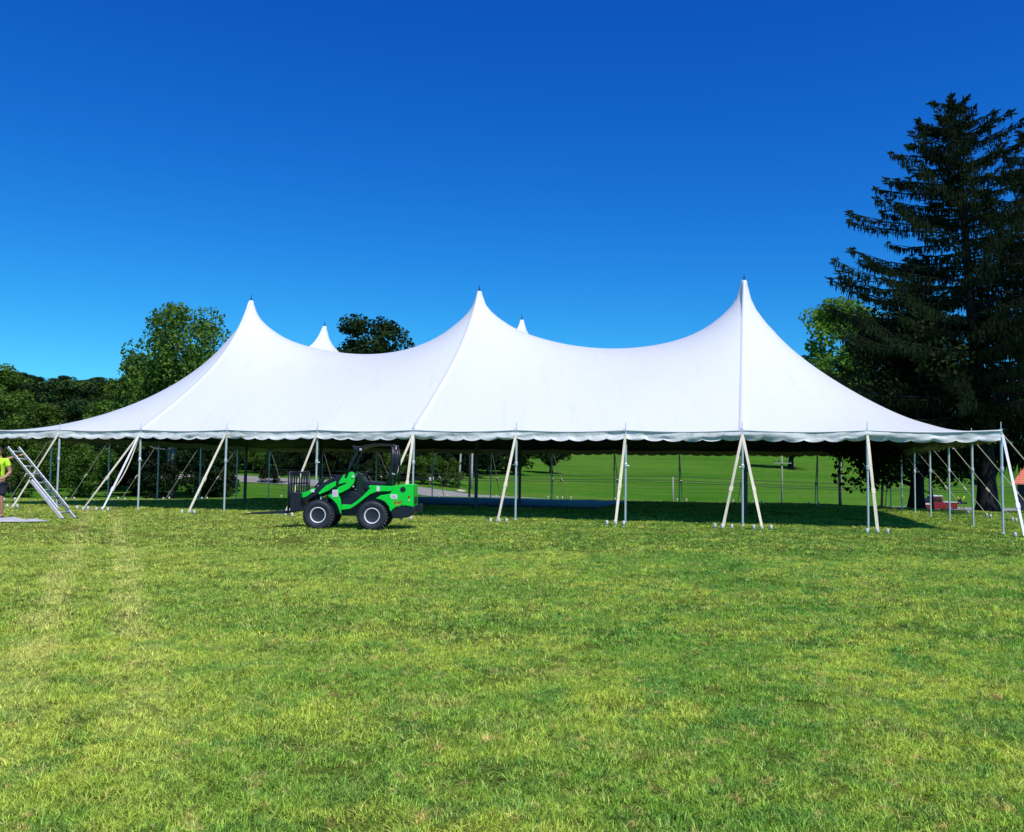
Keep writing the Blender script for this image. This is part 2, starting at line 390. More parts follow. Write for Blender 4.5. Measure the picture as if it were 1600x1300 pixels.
fine = [clump('grass_clump', 560, .28, .033, .0038, 11+i) for i in range(5)]
mid = [clump('grass_clump', 380, .42, .040, .0058, 31+i) for i in range(4)]
far = [clump('grass_clump', 300, .75, .050, .011, 51+i) for i in range(3)]
grass('grass', scatter(1.2, 7, 80, xm), fine, .7, 1.25, kind='stuff', label='short patchy lawn grass in the foreground', cat='grass')
grass('grass', scatter(7, 15, 32, xm), mid, .7, 1.2, kind='stuff', label='short lawn grass in the middle of the lawn', cat='grass')
grass('grass', scatter(15, 44, 8, xm), far, .75, 1.2, kind='stuff', label='short lawn grass under and around the tent', cat='grass')

# ------------------------------------------------------------------ tent
tent = empty('pole_tent', T(5, 3), label='large white three-peaked-front pole tent with scalloped edge standing on the lawn', cat='tent')
TI = tent.location.copy()
def tobj(name, me, mat, parent=None, smooth=False, **k):        # world coordinates in, parented to the tent
    o = obj(name, me, mat, parent or tent, smooth, **k)
    o.matrix_parent_inverse = Matrix.Translation(-TI) if parent is None else Matrix.Identity(4)
    return o
n_ = 20
def solve(ks=9., it=900):
    nu, nv = 10*n_+1, 6*n_+1
    z = np.zeros((nu, nv)); fix = np.zeros((nu, nv), bool); fix[0] = fix[-1] = True; fix[:, 0] = fix[:, -1] = True
    wx = np.full((nu-1, nv), .9); wy = np.ones((nu, nv-1)); I, J = np.mgrid[0:nu, 0:nv]
    for uu in (2, 5, 8):
        wy[uu*n_, :] += ks
        for vv in (2, 4):
            m = np.hypot(I-uu*n_, J-vv*n_) <= 1.01; z[m] = 1; fix |= m
    den = np.zeros((nu, nv)); den[1:] += wx; den[:-1] += wx; den[:, 1:] += wy; den[:, :-1] += wy
    ok = [((I+J) % 2 == p) & ~fix for p in (0, 1)]
    for k in range(it):
        for m in ok:
            num = np.zeros((nu, nv)); num[1:] += wx*z[:-1]; num[:-1] += wx*z[1:]; num[:, 1:] += wy*z[:, :-1]; num[:, :-1] += wy*z[:, 1:]
            z[m] += 1.9*((num/den)-z)[m]
    return z
zt = solve()
nu, nv = zt.shape
U, V = np.mgrid[0:nu, 0:nv]/n_
# scalloped tension along the eaves between poles: the edge dips a little mid-bay
edge_d = np.minimum(np.minimum(V, 6-V), np.minimum(U, 10-U))
Zc = EAVE + (PEAK-EAVE)*zt
sag = (np.abs(np.sin(np.pi*U))*(np.minimum(V, 6-V) < np.minimum(U, 10-U)) + np.abs(np.sin(np.pi*V))*(np.minimum(V, 6-V) >= np.minimum(U, 10-U)))
Zc -= .045*sag*np.exp(-edge_d*3)
Uw, Vw = U.copy(), V.copy()
for uu in (2, 5, 8):
    for vv in (2, 4):
        du, dv = U-uu, V-vv; d = np.hypot(du, dv)*n_
        f = np.interp(d, [0, 1, 1.5, 4, 6], [1, .55, .66, .92, 1]); 
        Uw = np.where(d < 6, uu+du*f, Uw); Vw = np.where(d < 6, vv+dv*f, Vw)
def TW(u, v, z): return np.stack([CX0-cA*GX*u+sA*GX*v, CY0+sA*GX*u+cA*GX*v, z], -1)
P3 = TW(Uw, Vw, Zc)
def zat(u, v):
    a, b = u*n_, v*n_; i, j = min(int(a), nu-2), min(int(b), nv-2); fa, fb = a-i, b-j
    return float(Zc[i, j]*(1-fa)*(1-fb)+Zc[i+1, j]*fa*(1-fb)+Zc[i, j+1]*(1-fa)*fb+Zc[i+1, j+1]*fa*fb)
def grid_mesh(name, P, mat, flip=False):
    a, b = P.shape[:2]; ii = np.arange(a*b).reshape(a, b)
    q = np.stack([ii[:-1, :-1], ii[:-1, 1:], ii[1:, 1:], ii[1:, :-1]], -1).reshape(-1, 4)
    if flip: q = q[:, ::-1]
    return npmesh(name, P.reshape(-1, 3), q, mat, True)
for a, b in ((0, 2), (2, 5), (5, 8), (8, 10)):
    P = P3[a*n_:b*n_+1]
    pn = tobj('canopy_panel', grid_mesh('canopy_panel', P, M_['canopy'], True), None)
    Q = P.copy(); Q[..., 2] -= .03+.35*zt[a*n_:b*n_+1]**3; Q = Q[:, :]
    l = obj('shade_shell', grid_mesh('shade_shell', Q, M_['shade_shell']), None, pn)  # added dark shell: shade under the canopy put into its colour
# seam webbing from eave pole to peak, front and back, and laced ridge flaps
for uu in (2, 5, 8):
    for v0, v1 in ((0, 2), (2, 4), (4, 6)):
        vs = np.linspace(v0, v1, 60)
        if v0 == 2: vs = np.linspace(2.06, 3.94, 50)
        b = BM(); prev = None
        for v in vs:
            j = min(int(round(v*n_)), nv-1); zc = zat(uu, min(max(v, 0), 5.999))
            row = []
            for du, dz in ((-.052, .006), (-.045, .035), (0, .055), (.045, .035), (.052, .006)):
                zz = zat(uu+du*.8, min(max(v, 0), 5.999))
                near = min(abs(v-2), abs(v-4)); k = 1 if near > .3 else .35+.65*near/.3
                p = T(uu+du*.62*k, v, zc*(1-.0)+dz*.7 - (abs(du) > .04)*(zc-zz)*.9*k)
                row.append(b.verts.new(p))
            if prev:
                for i in range(4): b.faces.new((prev[i], prev[i+1], row[i+1], row[i]))
            prev = row
        bmesh.ops.recalc_face_normals(b, faces=b.faces)
        tobj('seam_strip', b, M_['web'], smooth=True)
# peak collars and finials
for uu in (2, 5, 8):
    for vv in (2, 4):
        c = T(uu, vv)
        b = BM(); lathe(b, [(.125, PEAK-.42), (.112, PEAK-.2), (.098, PEAK+.0), (.085, PEAK+.035), (.03, PEAK+.06)], 16, (c.x, c.y, 0))
        pc = tobj('peak_cap', b, M_['canopy'], smooth=True)
        b = BM(); lathe(b, [(.03, PEAK+.05), (.03, PEAK+.09), (.012, PEAK+.10), (.012, PEAK+.26), (.004, PEAK+.27)], 8, (c.x, c.y, 0))
        lathe(b, [(.035, PEAK+.12), (.035, PEAK+.15)], 8, (c.x, c.y, 0))
        obj('finial', b, M_['steel'], pc)
        g = h1(c.x, c.y)
        b = BM(); tube(b, [(c.x, c.y, g), (c.x, c.y, PEAK-.05)], [.06, .06], 12)
        lathe(b, [(.12, g), (.12, g+.03), (.07, g+.05)], 12, (c.x, c.y, 0)); lathe(b, [(.075, 2.0), (.075, 2.12)], 12, (c.x, c.y, 0))
        tobj('centre_pole', b, M_['dkpole'], smooth=False)
# valance: scalloped strips on the four sides
def valance(u0, v0, u1, v1, seed):
    L = math.hypot(u1-u0, v1-v0); n = int(L*48); V_ = []; r = random.Random(seed)
    ou, ov = (v1-v0)/L, -(u1-u0)/L      # outward is fixed below
    cu, cv = 5, 3; mu_, mv_ = (u0+u1)/2, (v0+v1)/2
    if (mu_-cu)*ou+(mv_-cv)*ov < 0: ou, ov = -ou, -ov
    rows = 7
    for i in range(n+1):
        s = i/n*L; u = u0+(u1-u0)*i/n; v = v0+(v1-v0)*i/n
        bay = s % 1; zt_ = EAVE-.045*abs(math.sin(math.pi*s))
        lob = abs(math.sin(math.pi*s*6.0)); drop = .215+.055*lob**.8
        if s < .001 or s > L-.001: drop = .25
        for k in range(rows):
            t = k/(rows-1)
            wr = noise.noise(Vector((s*2.3+seed*9, t*1.6, 0)))*.085 + noise.noise(Vector((s*6+seed*3, t*3.5-s*2, 4)))*.045
            # gathers fan out from every pole top
            d = min(bay, 1-bay); wr += .02*math.sin(14*t+22*d)*math.exp(-d*4)
            out = (.012+wr*t**.7*1.0+.02*t)/GX + (.010/GX)*math.sin(math.pi*s*12)*t
            p = T(u+ou*out*1.2, v+ov*out*1.2, zt_+.012-drop*t); V_.append(p)
    ii = np.arange(len(V_)).reshape(n+1, rows)
    me = npmesh('valance', V_, np.stack([ii[:-1, :-1], ii[1:, :-1], ii[1:, 1:], ii[:-1, 1:]], -1).reshape(-1, 4), M_['valance'], True)
    vo = tobj('valance', me, None)
    b = BM()     # eave webbing along the top edge
    tube(b, [T(u0+(u1-u0)*i/(n//3)+ou*.006, v0+(v1-v0)*i/(n//3)+ov*.006, EAVE+.004-.045*abs(math.sin(math.pi*i/(n//3)*L))) for i in range(n//3+1)], .022, 6)
    obj('eave_webbing', b, M_['web'], vo, True)
valance(0, 0, 10, 0, 1); valance(10, 0, 10, 6, 2); valance(10, 6, 0, 6, 3); valance(0, 6, 0, 0, 4)

# side poles
spots = [(u, 0) for u in range(11)]+[(u, 6) for u in range(11)]+[(0, v) for v in range(1, 6)]+[(10, v) for v in range(1, 6)]
b = BM(); tube(b, [(0, 0, 0), (0, 0, 1.56)], .029, 12); tube(b, [(0, 0, 1.56), (0, 0, EAVE-.03)], .034, 12)
lathe(b, [(.055, 0), (.055, .02), (.03, .035)], 12); spm = D.meshes.new('side_pole'); b.to_mesh(spm); b.free(); spm.materials.append(M_['alu'])
b = BM(); lathe(b, [(.044, 1.50), (.048, 1.53), (.048, 1.59), (.036, 1.62)], 12); tube(b, [(.03, -.03, 1.55), (.08, -.05, 1.53)], .012, 6)
jm = D.meshes.new('pole_joint'); b.to_mesh(jm); b.free(); jm.materials.append(M_['alu'])
b = BM(); tube(b, [(0, 0, EAVE-.05), (0, 0, EAVE+.22)], [.012, .009], 8); lathe(b, [(.032, EAVE+.02), (.032, EAVE+.045)], 8)
pm = D.meshes.new('pole_pin'); b.to_mesh(pm); b.free(); pm.materials.append(M_['alu'])
STAKES = []
def side(u, v):
    if v == 0: return (0, -1)
    if v == 6: return (0, 1)
    return (-1, 0) if u == 0 else (1, 0)
def strap(p0, p1, wd, mat, seed, sagv=0., parent=None, ratchet=True):
    b = BM(); p0 = Vector(p0); p1 = Vector(p1); n = 14; d = (p1-p0); sd_ = d.cross(Vector((0, 0, 1))).normalized(); prev = None
    face = sd_.cross(d).normalized()
    for i in range(n+1):
        t = i/n; tw = .25*math.sin(seed*1.7+t*4)
        p = p0+d*t+Vector((0, 0, -sagv*4*t*(1-t)))
        s = sd_*math.cos(tw)+face*math.sin(tw); f = s.cross(d).normalized()
        k = wd*(1-.25*(t < .05))*(1+.06*math.sin(9*t+seed))
        row = [b.verts.new(p+s*k/2*a+f*.006*c_) for a, c_ in ((-1, -1), (1, -1), (1, 1), (-1, 1))]
        if prev:
            for j in range(4): b.faces.new((prev[j], prev[(j+1) % 4], row[(j+1) % 4], row[j]))
        prev = row
    bmesh.ops.recalc_face_normals(b, faces=b.faces)
    o = tobj('guy_strap', b, mat)
    if ratchet:
        q = p0+d*(.60 if ratchet is True else ratchet); b = BM()
        box(b, -.06, .06, -.05, .02, -.10, .10); bevel(b, .012); 
        rot = d.to_track_quat('Z', 'Y').to_matrix().to_4x4()
        bmesh.ops.transform(b, matrix=Matrix.Translation(q+Vector((0, 0, -sagv)))@rot@Matrix.Scale(.75, 4), verts=b.verts)
        obj('ratchet', b, mat, o)
    return o
for i, (u, v) in enumerate(spots):
    p = T(u, v); g = h1(p.x, p.y)
    sp = D.objects.new('side_pole', spm); C.objects.link(sp); sp.parent = tent; sp.location = (p.x-TI.x, p.y-TI.y, g-TI.z)
    sp.scale = (1, 1, (EAVE-g)/EAVE); sp.rotation_euler = (0, 0, random.uniform(0, 6))
    for nm, me in (('pole_joint', jm), ('pole_pin', pm)):
        c = D.objects.new(nm, me); C.objects.link(c); c.parent = sp
    if u in (0, 10) and v == 0: continue
    ou, ov = side(u, v); d = 1.78/GX; seam = v in (0, 6) and u in (2, 5, 8)
    row = 'front' if v == 0 else 'back' if v == 6 else 'right end' if u == 0 else 'left end'
    offs = (0,) if not seam else (-.155, .145) if u == 2 else (-.14, .10)
    if u == 8 and v == 0: offs = (-.05, .17)
    for k, o_ in enumerate(offs):
        q = T(u+ou*d+o_*(ov != 0), v+ov*d+o_*(ou != 0)); gz = h1(q.x, q.y)
        a = T(u+ou*.012, v+ov*.012, EAVE-.10)
        if (u, v) == (8, 0) and k == 0:
            strap(a, (q.x, q.y, gz+.06), .055, M_['wstrap'], i, 0, ratchet=.74)
            strap(a, (q.x+.02, q.y, gz+.10), .045, M_['wstrap'], i+2, .03, ratchet=False)
            e = Vector((q.x, q.y, gz)).lerp(a, .28)
            strap(a, e, .028, M_['strap'], i+3, .26, ratchet=False)
        else:
            strap(a, (q.x, q.y, gz+.06), .068 if v == 0 else .036, M_['strap'], i+k*3, 0)
        STAKES.append((u, v, k, len(offs), q, row))
for (u, v) in ((0, 0), (10, 0)):
    s = -1 if u == 0 else 1
    for k, (du, dv) in enumerate(((0, -1.78/GX), (s*1.78/GX, 0))):
        q = T(u+du, v+dv); a = T(u+s*.01, v, EAVE-.08)
        strap(a, (q.x, q.y, h1(q.x, q.y)+.06), (.060, .045)[k], M_[('wstrap', 'strap')[k]], 40+k, 0, ratchet=.72)
        STAKES.append((u, v, k, 2, q, 'corner'))
# dance floor under the tent
b = BM()
v4 = [T(3.72, 2.75), T(3.72, 5.55), T(6.95, 5.55), T(6.95, 2.75)]
lo = [b.verts.new((p.x, p.y, .0)) for p in v4]; hi = [b.verts.new((p.x, p.y, .085)) for p in v4]
b.faces.new(lo); b.faces.new(hi[::-1])
for i in range(4): b.faces.new((lo[i], hi[i], hi[(i+1) % 4], lo[(i+1) % 4]))
bmesh.ops.recalc_face_normals(b, faces=b.faces); bevel(b, .01, 1)
obj('dance_floor', b, M_['navy'], label='low navy blue floor sheet laid under the tent', cat='floor')
# stakes
b = BM(); lathe(b, [(.012, -.3), (.014, .06)], 8); lathe(b, [(.030, .045), (.036, .06), (.037, .125), (.028, .145)], 12)
stm = D.meshes.new('tent_stake'); b.to_mesh(stm); b.free(); stm.materials.append(M_['cap']); stm.polygons.foreach_set('use_smooth', [True]*len(stm.polygons))
nth = ['right corner', 'second', 'third', 'fourth', 'fifth', 'sixth', 'seventh', 'eighth', 'ninth', 'tenth', 'left corner']
for u, v, k, tot, q, row in STAKES:
    al = Vector((-cA, sA, 0)) if row in ('front', 'back') else Vector((sA, cA, 0))
    ds = (.22, 0, -.20) if row == 'front' else (.25, -.20)
    if row == 'corner': al = Vector((sA, cA, 0)); ds = (.2, -.16)
    if row == 'corner' and k == 0: al = Vector((-cA, sA, 0))
    for j, dd in enumerate(ds):
        p = q+al*(dd+random.uniform(-.03, .03))
        s = D.objects.new('tent_stake', stm); C.objects.link(s); s.location = (p.x, p.y, h1(p.x, p.y)+random.uniform(-.02, .02)); s.rotation_euler = (random.uniform(-.12, .12), random.uniform(-.12, .12), 0)
        s['category'] = 'tent stake'
        if row == 'front':
            w3 = ['left', 'middle', 'right'][j]; st = '' if tot == 1 else [' left strap', ' right strap'][1-k] if True else ''
            s['label'] = f'{w3} white stake at the{st or " strap"} foot, {nth[u]} front pole from right'
            s['group'] = 'white capped stakes in front of the tent'
        elif row == 'corner':
            s['label'] = f'{["first","second"][j]} white capped stake of the {["front","side"][k]} strap at the {"right" if u == 0 else "left"} front tent corner'
            s['group'] = 'white capped stakes at the tent corners'
        elif row == 'back':
            s['label'] = f'{["left","right"][j]} white stake behind the tent, {["first","second"][k]} strap of {nth[u]} back pole'; s['group'] = 'white capped stakes behind the tent'
        else:
            s['label'] = f'{["farther","nearer"][j]} white stake outside the {row}, strap of side pole {["nearest the front","second from the front","third from the front","fourth from the front","fifth from the front"][v-1]}'; s['group'] = f'white capped stakes along the {row} of the tent'

# ------------------------------------------------------------------ trees
def leaves(centers, radii, count, size, r, squash=.8, outward=.65):
    """leaf shaped faces spread through a set of clumps; returns verts, faces, tone"""
    centers = np.asarray(centers); radii = np.asarray(radii)
    p = radii**2; p = p/p.sum(); k = r.choice(len(centers), count, p=p)
    d = r.normal(size=(count, 3)); d /= np.linalg.norm(d, axis=1)[:, None]
    rad = radii[k]*(.45+.62*r.random(count)**.5)
    pos = centers[k]+d*rad[:, None]*np.array([1, 1, squash])
    nrm = d*outward+r.normal(size=(count, 3))*.6; nrm[:, 2] += .35; nrm /= np.linalg.norm(nrm, axis=1)[:, None]
    t = np.cross(nrm, r.normal(size=(count, 3))); t /= np.linalg.norm(t, axis=1)[:, None]; bt = np.cross(nrm, t)
    s = (size*r.uniform(.6, 1.4, count))[:, None]
    Vv = np.stack([pos-t*s*.5, pos+bt*s*.33+nrm*s*.08, pos+t*s*.55, pos-bt*s*.33+nrm*s*.08], 1).reshape(-1, 3)
    Fv = np.arange(count*4).reshape(-1, 4)
    cl = r.random(len(centers))
    tone = np.clip(.30*r.random(count)+.45*cl[k]+.28*r.random(count)**3, 0, 1)
    return Vv, Fv, np.repeat(tone, 4)
def tree_meshes(seed, h, rw, kind='round', leafn=9000, lsize=.26, bare=.25, tr=.22, lmat='leaf', tmat='bark', nblob=46, stems=1):
    r = np.random.default_rng(seed); rr = random.Random(seed)
    b = BM(); cents = []; rads = []
    zc0 = h*bare
    for s in range(stems):
        x, y = (0, 0) if stems == 1 else (rr.uniform(-.5, .5), rr.uniform(-.4, .4)); pts = []; L = h*.82
        lx, ly = rr.uniform(-.05, .05), rr.uniform(-.05, .05)
        for i in range(9):
            t = i/8; pts.append((x+lx*L*t+.12*math.sin(t*5+s+seed), y+ly*L*t, -.3+(L+.3)*t))
        tube(b, pts, [tr*(1.35 if i == 0 else 1)*(1-.85*i/8) for i in range(9)], 9)
        for j in range(12):
            t = rr.uniform(max(.15, bare*.8), .92); i = int(t*8); p = Vector(pts[i]).lerp(Vector(pts[min(8, i+1)]), t*8-i)
            a = rr.uniform(0, 6.283); ln = rw*rr.uniform(.55, .95)*(1-.55*max(0, t-.3)); e = Vector((math.cos(a)*ln, math.sin(a)*ln, ln*rr.uniform(.25, .8)))
            mid_ = p+e*.5+Vector((0, 0, -.08*ln)); tube(b, [p, mid_, p+e], [tr*.36*(1-t*.6), tr*.22*(1-t*.6), .015], 5)
            cents.append(tuple(p+e*.95)); rads.append(rw*rr.uniform(.18, .30))
    for i in range(nblob):
        a = rr.uniform(0, 6.283); q = rr.random(); zz = zc0+(h-zc0)*(.04+.94*q)
        if kind == 'round': env = math.sqrt(max(.05, 1-((q-.45)/.62)**2))
        elif kind == 'wide': env = math.sqrt(max(.05, 1-((q-.60)/.55)**2))
        else: env = max(.12, 1-q)**.6
        rd = rw*rr.uniform(.16, .30); rad = max(0, rw*env-rd*.6)*rr.uniform(.35, 1)
        cents.append((math.cos(a)*rad, math.sin(a)*rad, min(zz, h-rd*.6))); rads.append(rd)
    Vv, Fv, tn = leaves(cents, rads, leafn, lsize, r)
    crown = npmesh('crown', Vv, Fv, M_[lmat], False, tn)
    trunk = D.meshes.new('trunk'); b.to_mesh(trunk); b.free(); trunk.materials.append(M_[tmat])
    trunk.polygons.foreach_set('use_smooth', [True]*len(trunk.polygons))
    return trunk, crown
FP = [1571, 1357, 1159, 975, 805, 645, 494, 351, 217, 89, -32]
FN = ['right corner', 'second', 'third', 'fourth', 'fifth', 'sixth', 'seventh', 'eighth', 'ninth', 'tenth', 'eleventh']
def between(px):
    for i in range(10):
        if px > FP[i+1]: return f'between the {FN[i+1]} and {FN[i]} front poles' if i else 'between the second front pole and the right corner'
    return 'left of the tent end'
def nearest(px):
    i = min(range(11), key=lambda q: abs(FP[q]-px)); d = px-FP[i]
    side = 'just left of' if d < -18 else 'just right of' if d > 18 else 'behind'
    return f'{side} the {FN[i]} front pole' if i else f'{side} the right corner pole'
def put_tree(name, x, y, meshes, sc_=1, rz=0, label='', group=None, sxy=1, mat=None):
    e = empty(name, (x, y, h1(x, y)), rz, label=label, cat='tree', group=group); e.scale = (sc_*sxy, sc_*sxy, sc_)
    for nm, me in zip(('trunk', 'crown'), meshes):
        c = D.objects.new(nm, me); C.objects.link(c); c.parent = e
    return e
BIG = tree_meshes(3, 11.2, 3.6, 'round', 15000, .20, .40, .2, 'leaf', 'bark', 70, stems=2)
MIDS = [tree_meshes(10+i, 10, 3.6, 'round', 10000, .27, .24, .17, 'leaf', 'bark', 52) for i in range(3)]
DARK = [tree_meshes(20+i, 13, 3.8, 'round', 9000, .32, .10, .2, 'leafd', 'dbark', 52) for i in range(3)]
BUSHD = [tree_meshes(70+i, 2.6, 1.5, 'round', 4200, .13, .02, .05, 'wood_leaf_shaded', 'dbark', 26) for i in range(2)]
BUSH = [tree_meshes(30+i, 2.6, 1.5, 'round', 4200, .13, .02, .05, 'leafb', 'bark', 26) for i in range(2)]
OAK = tree_meshes(40, 13, 8, 'wide', 10000, .5, .25, .7, 'leafd', 'dbark', 50)
LITE = tree_meshes(41, 12.6, 3.5, 'round', 13000, .24, .42, .10, 'leafy', 'dbark', 56)
WOOD = [tree_meshes(60+i, 12, 4.2, 'round', 9000, .34, .06, .2, 'wood_leaf_shaded', 'dbark', 54) for i in range(3)]
MAPL2 = tree_meshes(43, 7.5, 3.3, 'round', 12000, .19, .20, .10, 'leafb', 'dbark', 60)
MAPLE = tree_meshes(42, 8.6, 4.0, 'round', 15000, .19, .10, .33, 'leafd', 'dbark', 60)

put_tree('shade_tree', xat(277, 52), 52, BIG, 1, .4, 'tall round-crowned tree rising above the left slope of the tent', sxy=.93)
put_tree('shade_tree', xat(310, 57), 57, MIDS[0], .86, 1.0, 'mid green tree just right of the tall round-crowned tree, behind the tent')
put_tree('shade_tree', xat(232, 62), 62, MIDS[1], .93, 2.2, 'green tree at the foot of the tall round-crowned tree, left side')
WL = 'green tree of the wooded edge left of the tent'
for i, (px, Y, hh) in enumerate(((-70, 78, 11.3), (-12, 74, 10.4), (45, 84, 9.6), (92, 76, 9.2), (148, 82, 10.1), (192, 92, 9.6), (120, 98, 11.5), (20, 102, 12.2), (232, 98, 11.5), (265, 78, 9.0), (335, 84, 9.5), (60, 66, 6.4), (172, 68, 6.8), (8, 60, 6.6), (-40, 62, 7.5))):
    mset = (MIDS+DARK)[(i*5+1) % 6]; base = 10 if mset in MIDS else 13
    x = xat(px, Y); put_tree('woodland_tree', x, Y, mset, (hh-h1(x, Y))*.92/base, i*1.3, f'green tree at the left, {"first" if Y < 70 else "second" if Y < 80 else "third" if Y < 95 else "last"} row, {nearest(px)}', 'trees of the wooded edge left of the tent', sxy=1.12 if base == 10 else 1.3)
WM = 'dark tree of the wood seen behind the middle of the tent'
k = 0
for px in range(215, 800, 29):
    for Y, rn in ((110, 'nearer row'), (126, 'farther row')):
        k += 1; Yj = Y+random.uniform(-4, 4)+max(0, px-660)*.20; x = xat(px+random.uniform(-9, 9), Yj)
        put_tree('woodland_tree', x, Yj, WOOD[k % 3], random.uniform(.78, .96), k*1.7, f'dark woodland tree in the {rn}, {nearest(px)}', 'trees of the wood behind the middle of the tent', sxy=1.15)
DOME = tree_meshes(83, 19.4, 4.9, 'round', 17000, .36, .30, .3, 'leafd', 'dbark', 80)
x = xat(575, 106); put_tree('shade_tree', x, 106, DOME, .98, .7, 'dark round treetop showing above the tent roof between two peaks', sxy=1.22)
for i, px in enumerate(range(-75, 215, 26)):
    Y = 104+7*(i % 2)+random.uniform(-2, 2); x = xat(px, Y)
    put_tree('woodland_tree', x, Y, WOOD[i % 3], .66, i*1.9, f'dark tree at the left behind the green ones, {nearest(px)}', 'trees of the wooded edge left of the tent', sxy=1.35)
WR = 'tree on the wooded ridge far left'
for i in range(95):
    Y = random.uniform(135, 335); px = -90+400*((i*.618) % 1); x = xat(px, Y)
    put_tree('ridge_tree', x, Y, DARK[i % 3], random.uniform(.62, .84), i*.9, WR, 'trees on the wooded ridge', sxy=1.7)
for i, (px, Y, s) in enumerate(((145, 52, 1.15), (215, 56, 1.3), (20, 50, .9), (70, 58, 1.2), (322, 50, 1.25), (338, 53, 1.0), (245, 48, .9), (430, 92, 1.2), (470, 104, 1.5), (395, 103, 1.5), (520, 104, 1.6), (575, 103, 1.5), (620, 104, 1.5), (672, 103, 1.4), (700, 104, 1.3), (180, 60, 1.4), (110, 64, 1.4), (-20, 55, 1.6))):
    lab = {145: 'leafy green bush between the ladder and the bundled straps, beyond the lawn', 322: 'dark leafy bush behind the eighth front pole', 338: 'smaller dark bush right of the leafy bush behind the pole'}.get(px)
    lab = lab or (f'green bush on the verge behind the road, {nearest(px)}' if px > 380 else f'green bush by the lawn edge, {nearest(px)}, {"near" if Y < 57 else "far"}')
    e = put_tree('bush', xat(px, Y), Y, (BUSHD if 175 < px < 600 and px != 395 else BUSH)[i % 2], s, i*2.1, lab, 'bushes behind the road' if px > 380 else 'bushes beside the lawn on the left')
    e['category'] = 'bush'
x = xat(861, 150); put_tree('hill_tree', x, 150, OAK, .50, .5, 'small dark tree on the field behind the tent, by the edge of the wood')
x = xat(800, 172); put_tree('hill_tree', x, 172, OAK, .72, 1.5, 'broad dark tree at the end of the wood on the field')
x = xat(745, 165); put_tree('hill_tree', x, 165, OAK, .80, 2.5, 'broad dark tree inside the wood edge beside the field')
x = xat(1235, 188); put_tree('hill_tree', x, 188, OAK, .92, 3.2, 'solitary big tree with dark shadow up on the green field')
x = xat(1313, 56); put_tree('shade_tree', x, 56, LITE, 1.06, .3, 'light yellow-green tree showing left of the tall spruces')
x = xat(1374, 60); put_tree('shade_tree', x, 60, LITE, .92, 2.0, 'light green tree mostly hidden behind the spruces')
x = xat(1452, 45); put_tree('shade_tree', x, 45, MAPL2, 1, 2.2, 'leafy green tree whose low branches hang above the red truck')
x = xat(1429, 38.5); put_tree('shade_tree', x, 38.5, MAPLE, 1, 1.2, 'dark broadleaf tree with low leafy branches at the right end of the tent')
for i in range(16):
    x = random.uniform(-60, 330); put_tree('ridge_tree', x, random.uniform(395, 430), DARK[i % 3], 1.05, i, 'distant tree along the top of the field', 'trees along the top of the field', sxy=1.7)
# birch stems in the wood
for px, a in ((717, .12), (737, .02)):
    b = BM(); tube(b, [(0, 0, -.2), (.25*a*4, 0, 2.5), (.5*a*4, 0, 5), (1.2*a*4, .2, 8)], [.16, .13, .10, .03], 8)
    for j in range(5): tube(b, [(.4*a*4, 0, 4+j*.6), (.4*a*4+(-1)**j*.8, .3, 4.9+j*.6)], [.05, .012], 5)
    x = xat(px, 106); tr = obj('trunk', b, M_['birch'], None, True)
    r = np.random.default_rng(px); Vv, Fv, tn = leaves([(a*4, 0, 7.5), (a*4+1, .2, 6.8), (a*4-1, 0, 6.9), (a*4, .5, 8.6)], [1.1, .8, .8, .9], 1500, .22, r)
    e = empty('birch_tree', (x, 106, h1(x, 106)), 0, label='pale slender trunk leaning right in the dark wood' if px == 717 else 'pale upright slender trunk in the dark wood', cat='tree')
    tr.parent = e; obj('crown', npmesh('crown', Vv, Fv, M_['leafd'], False, tn), None, e)

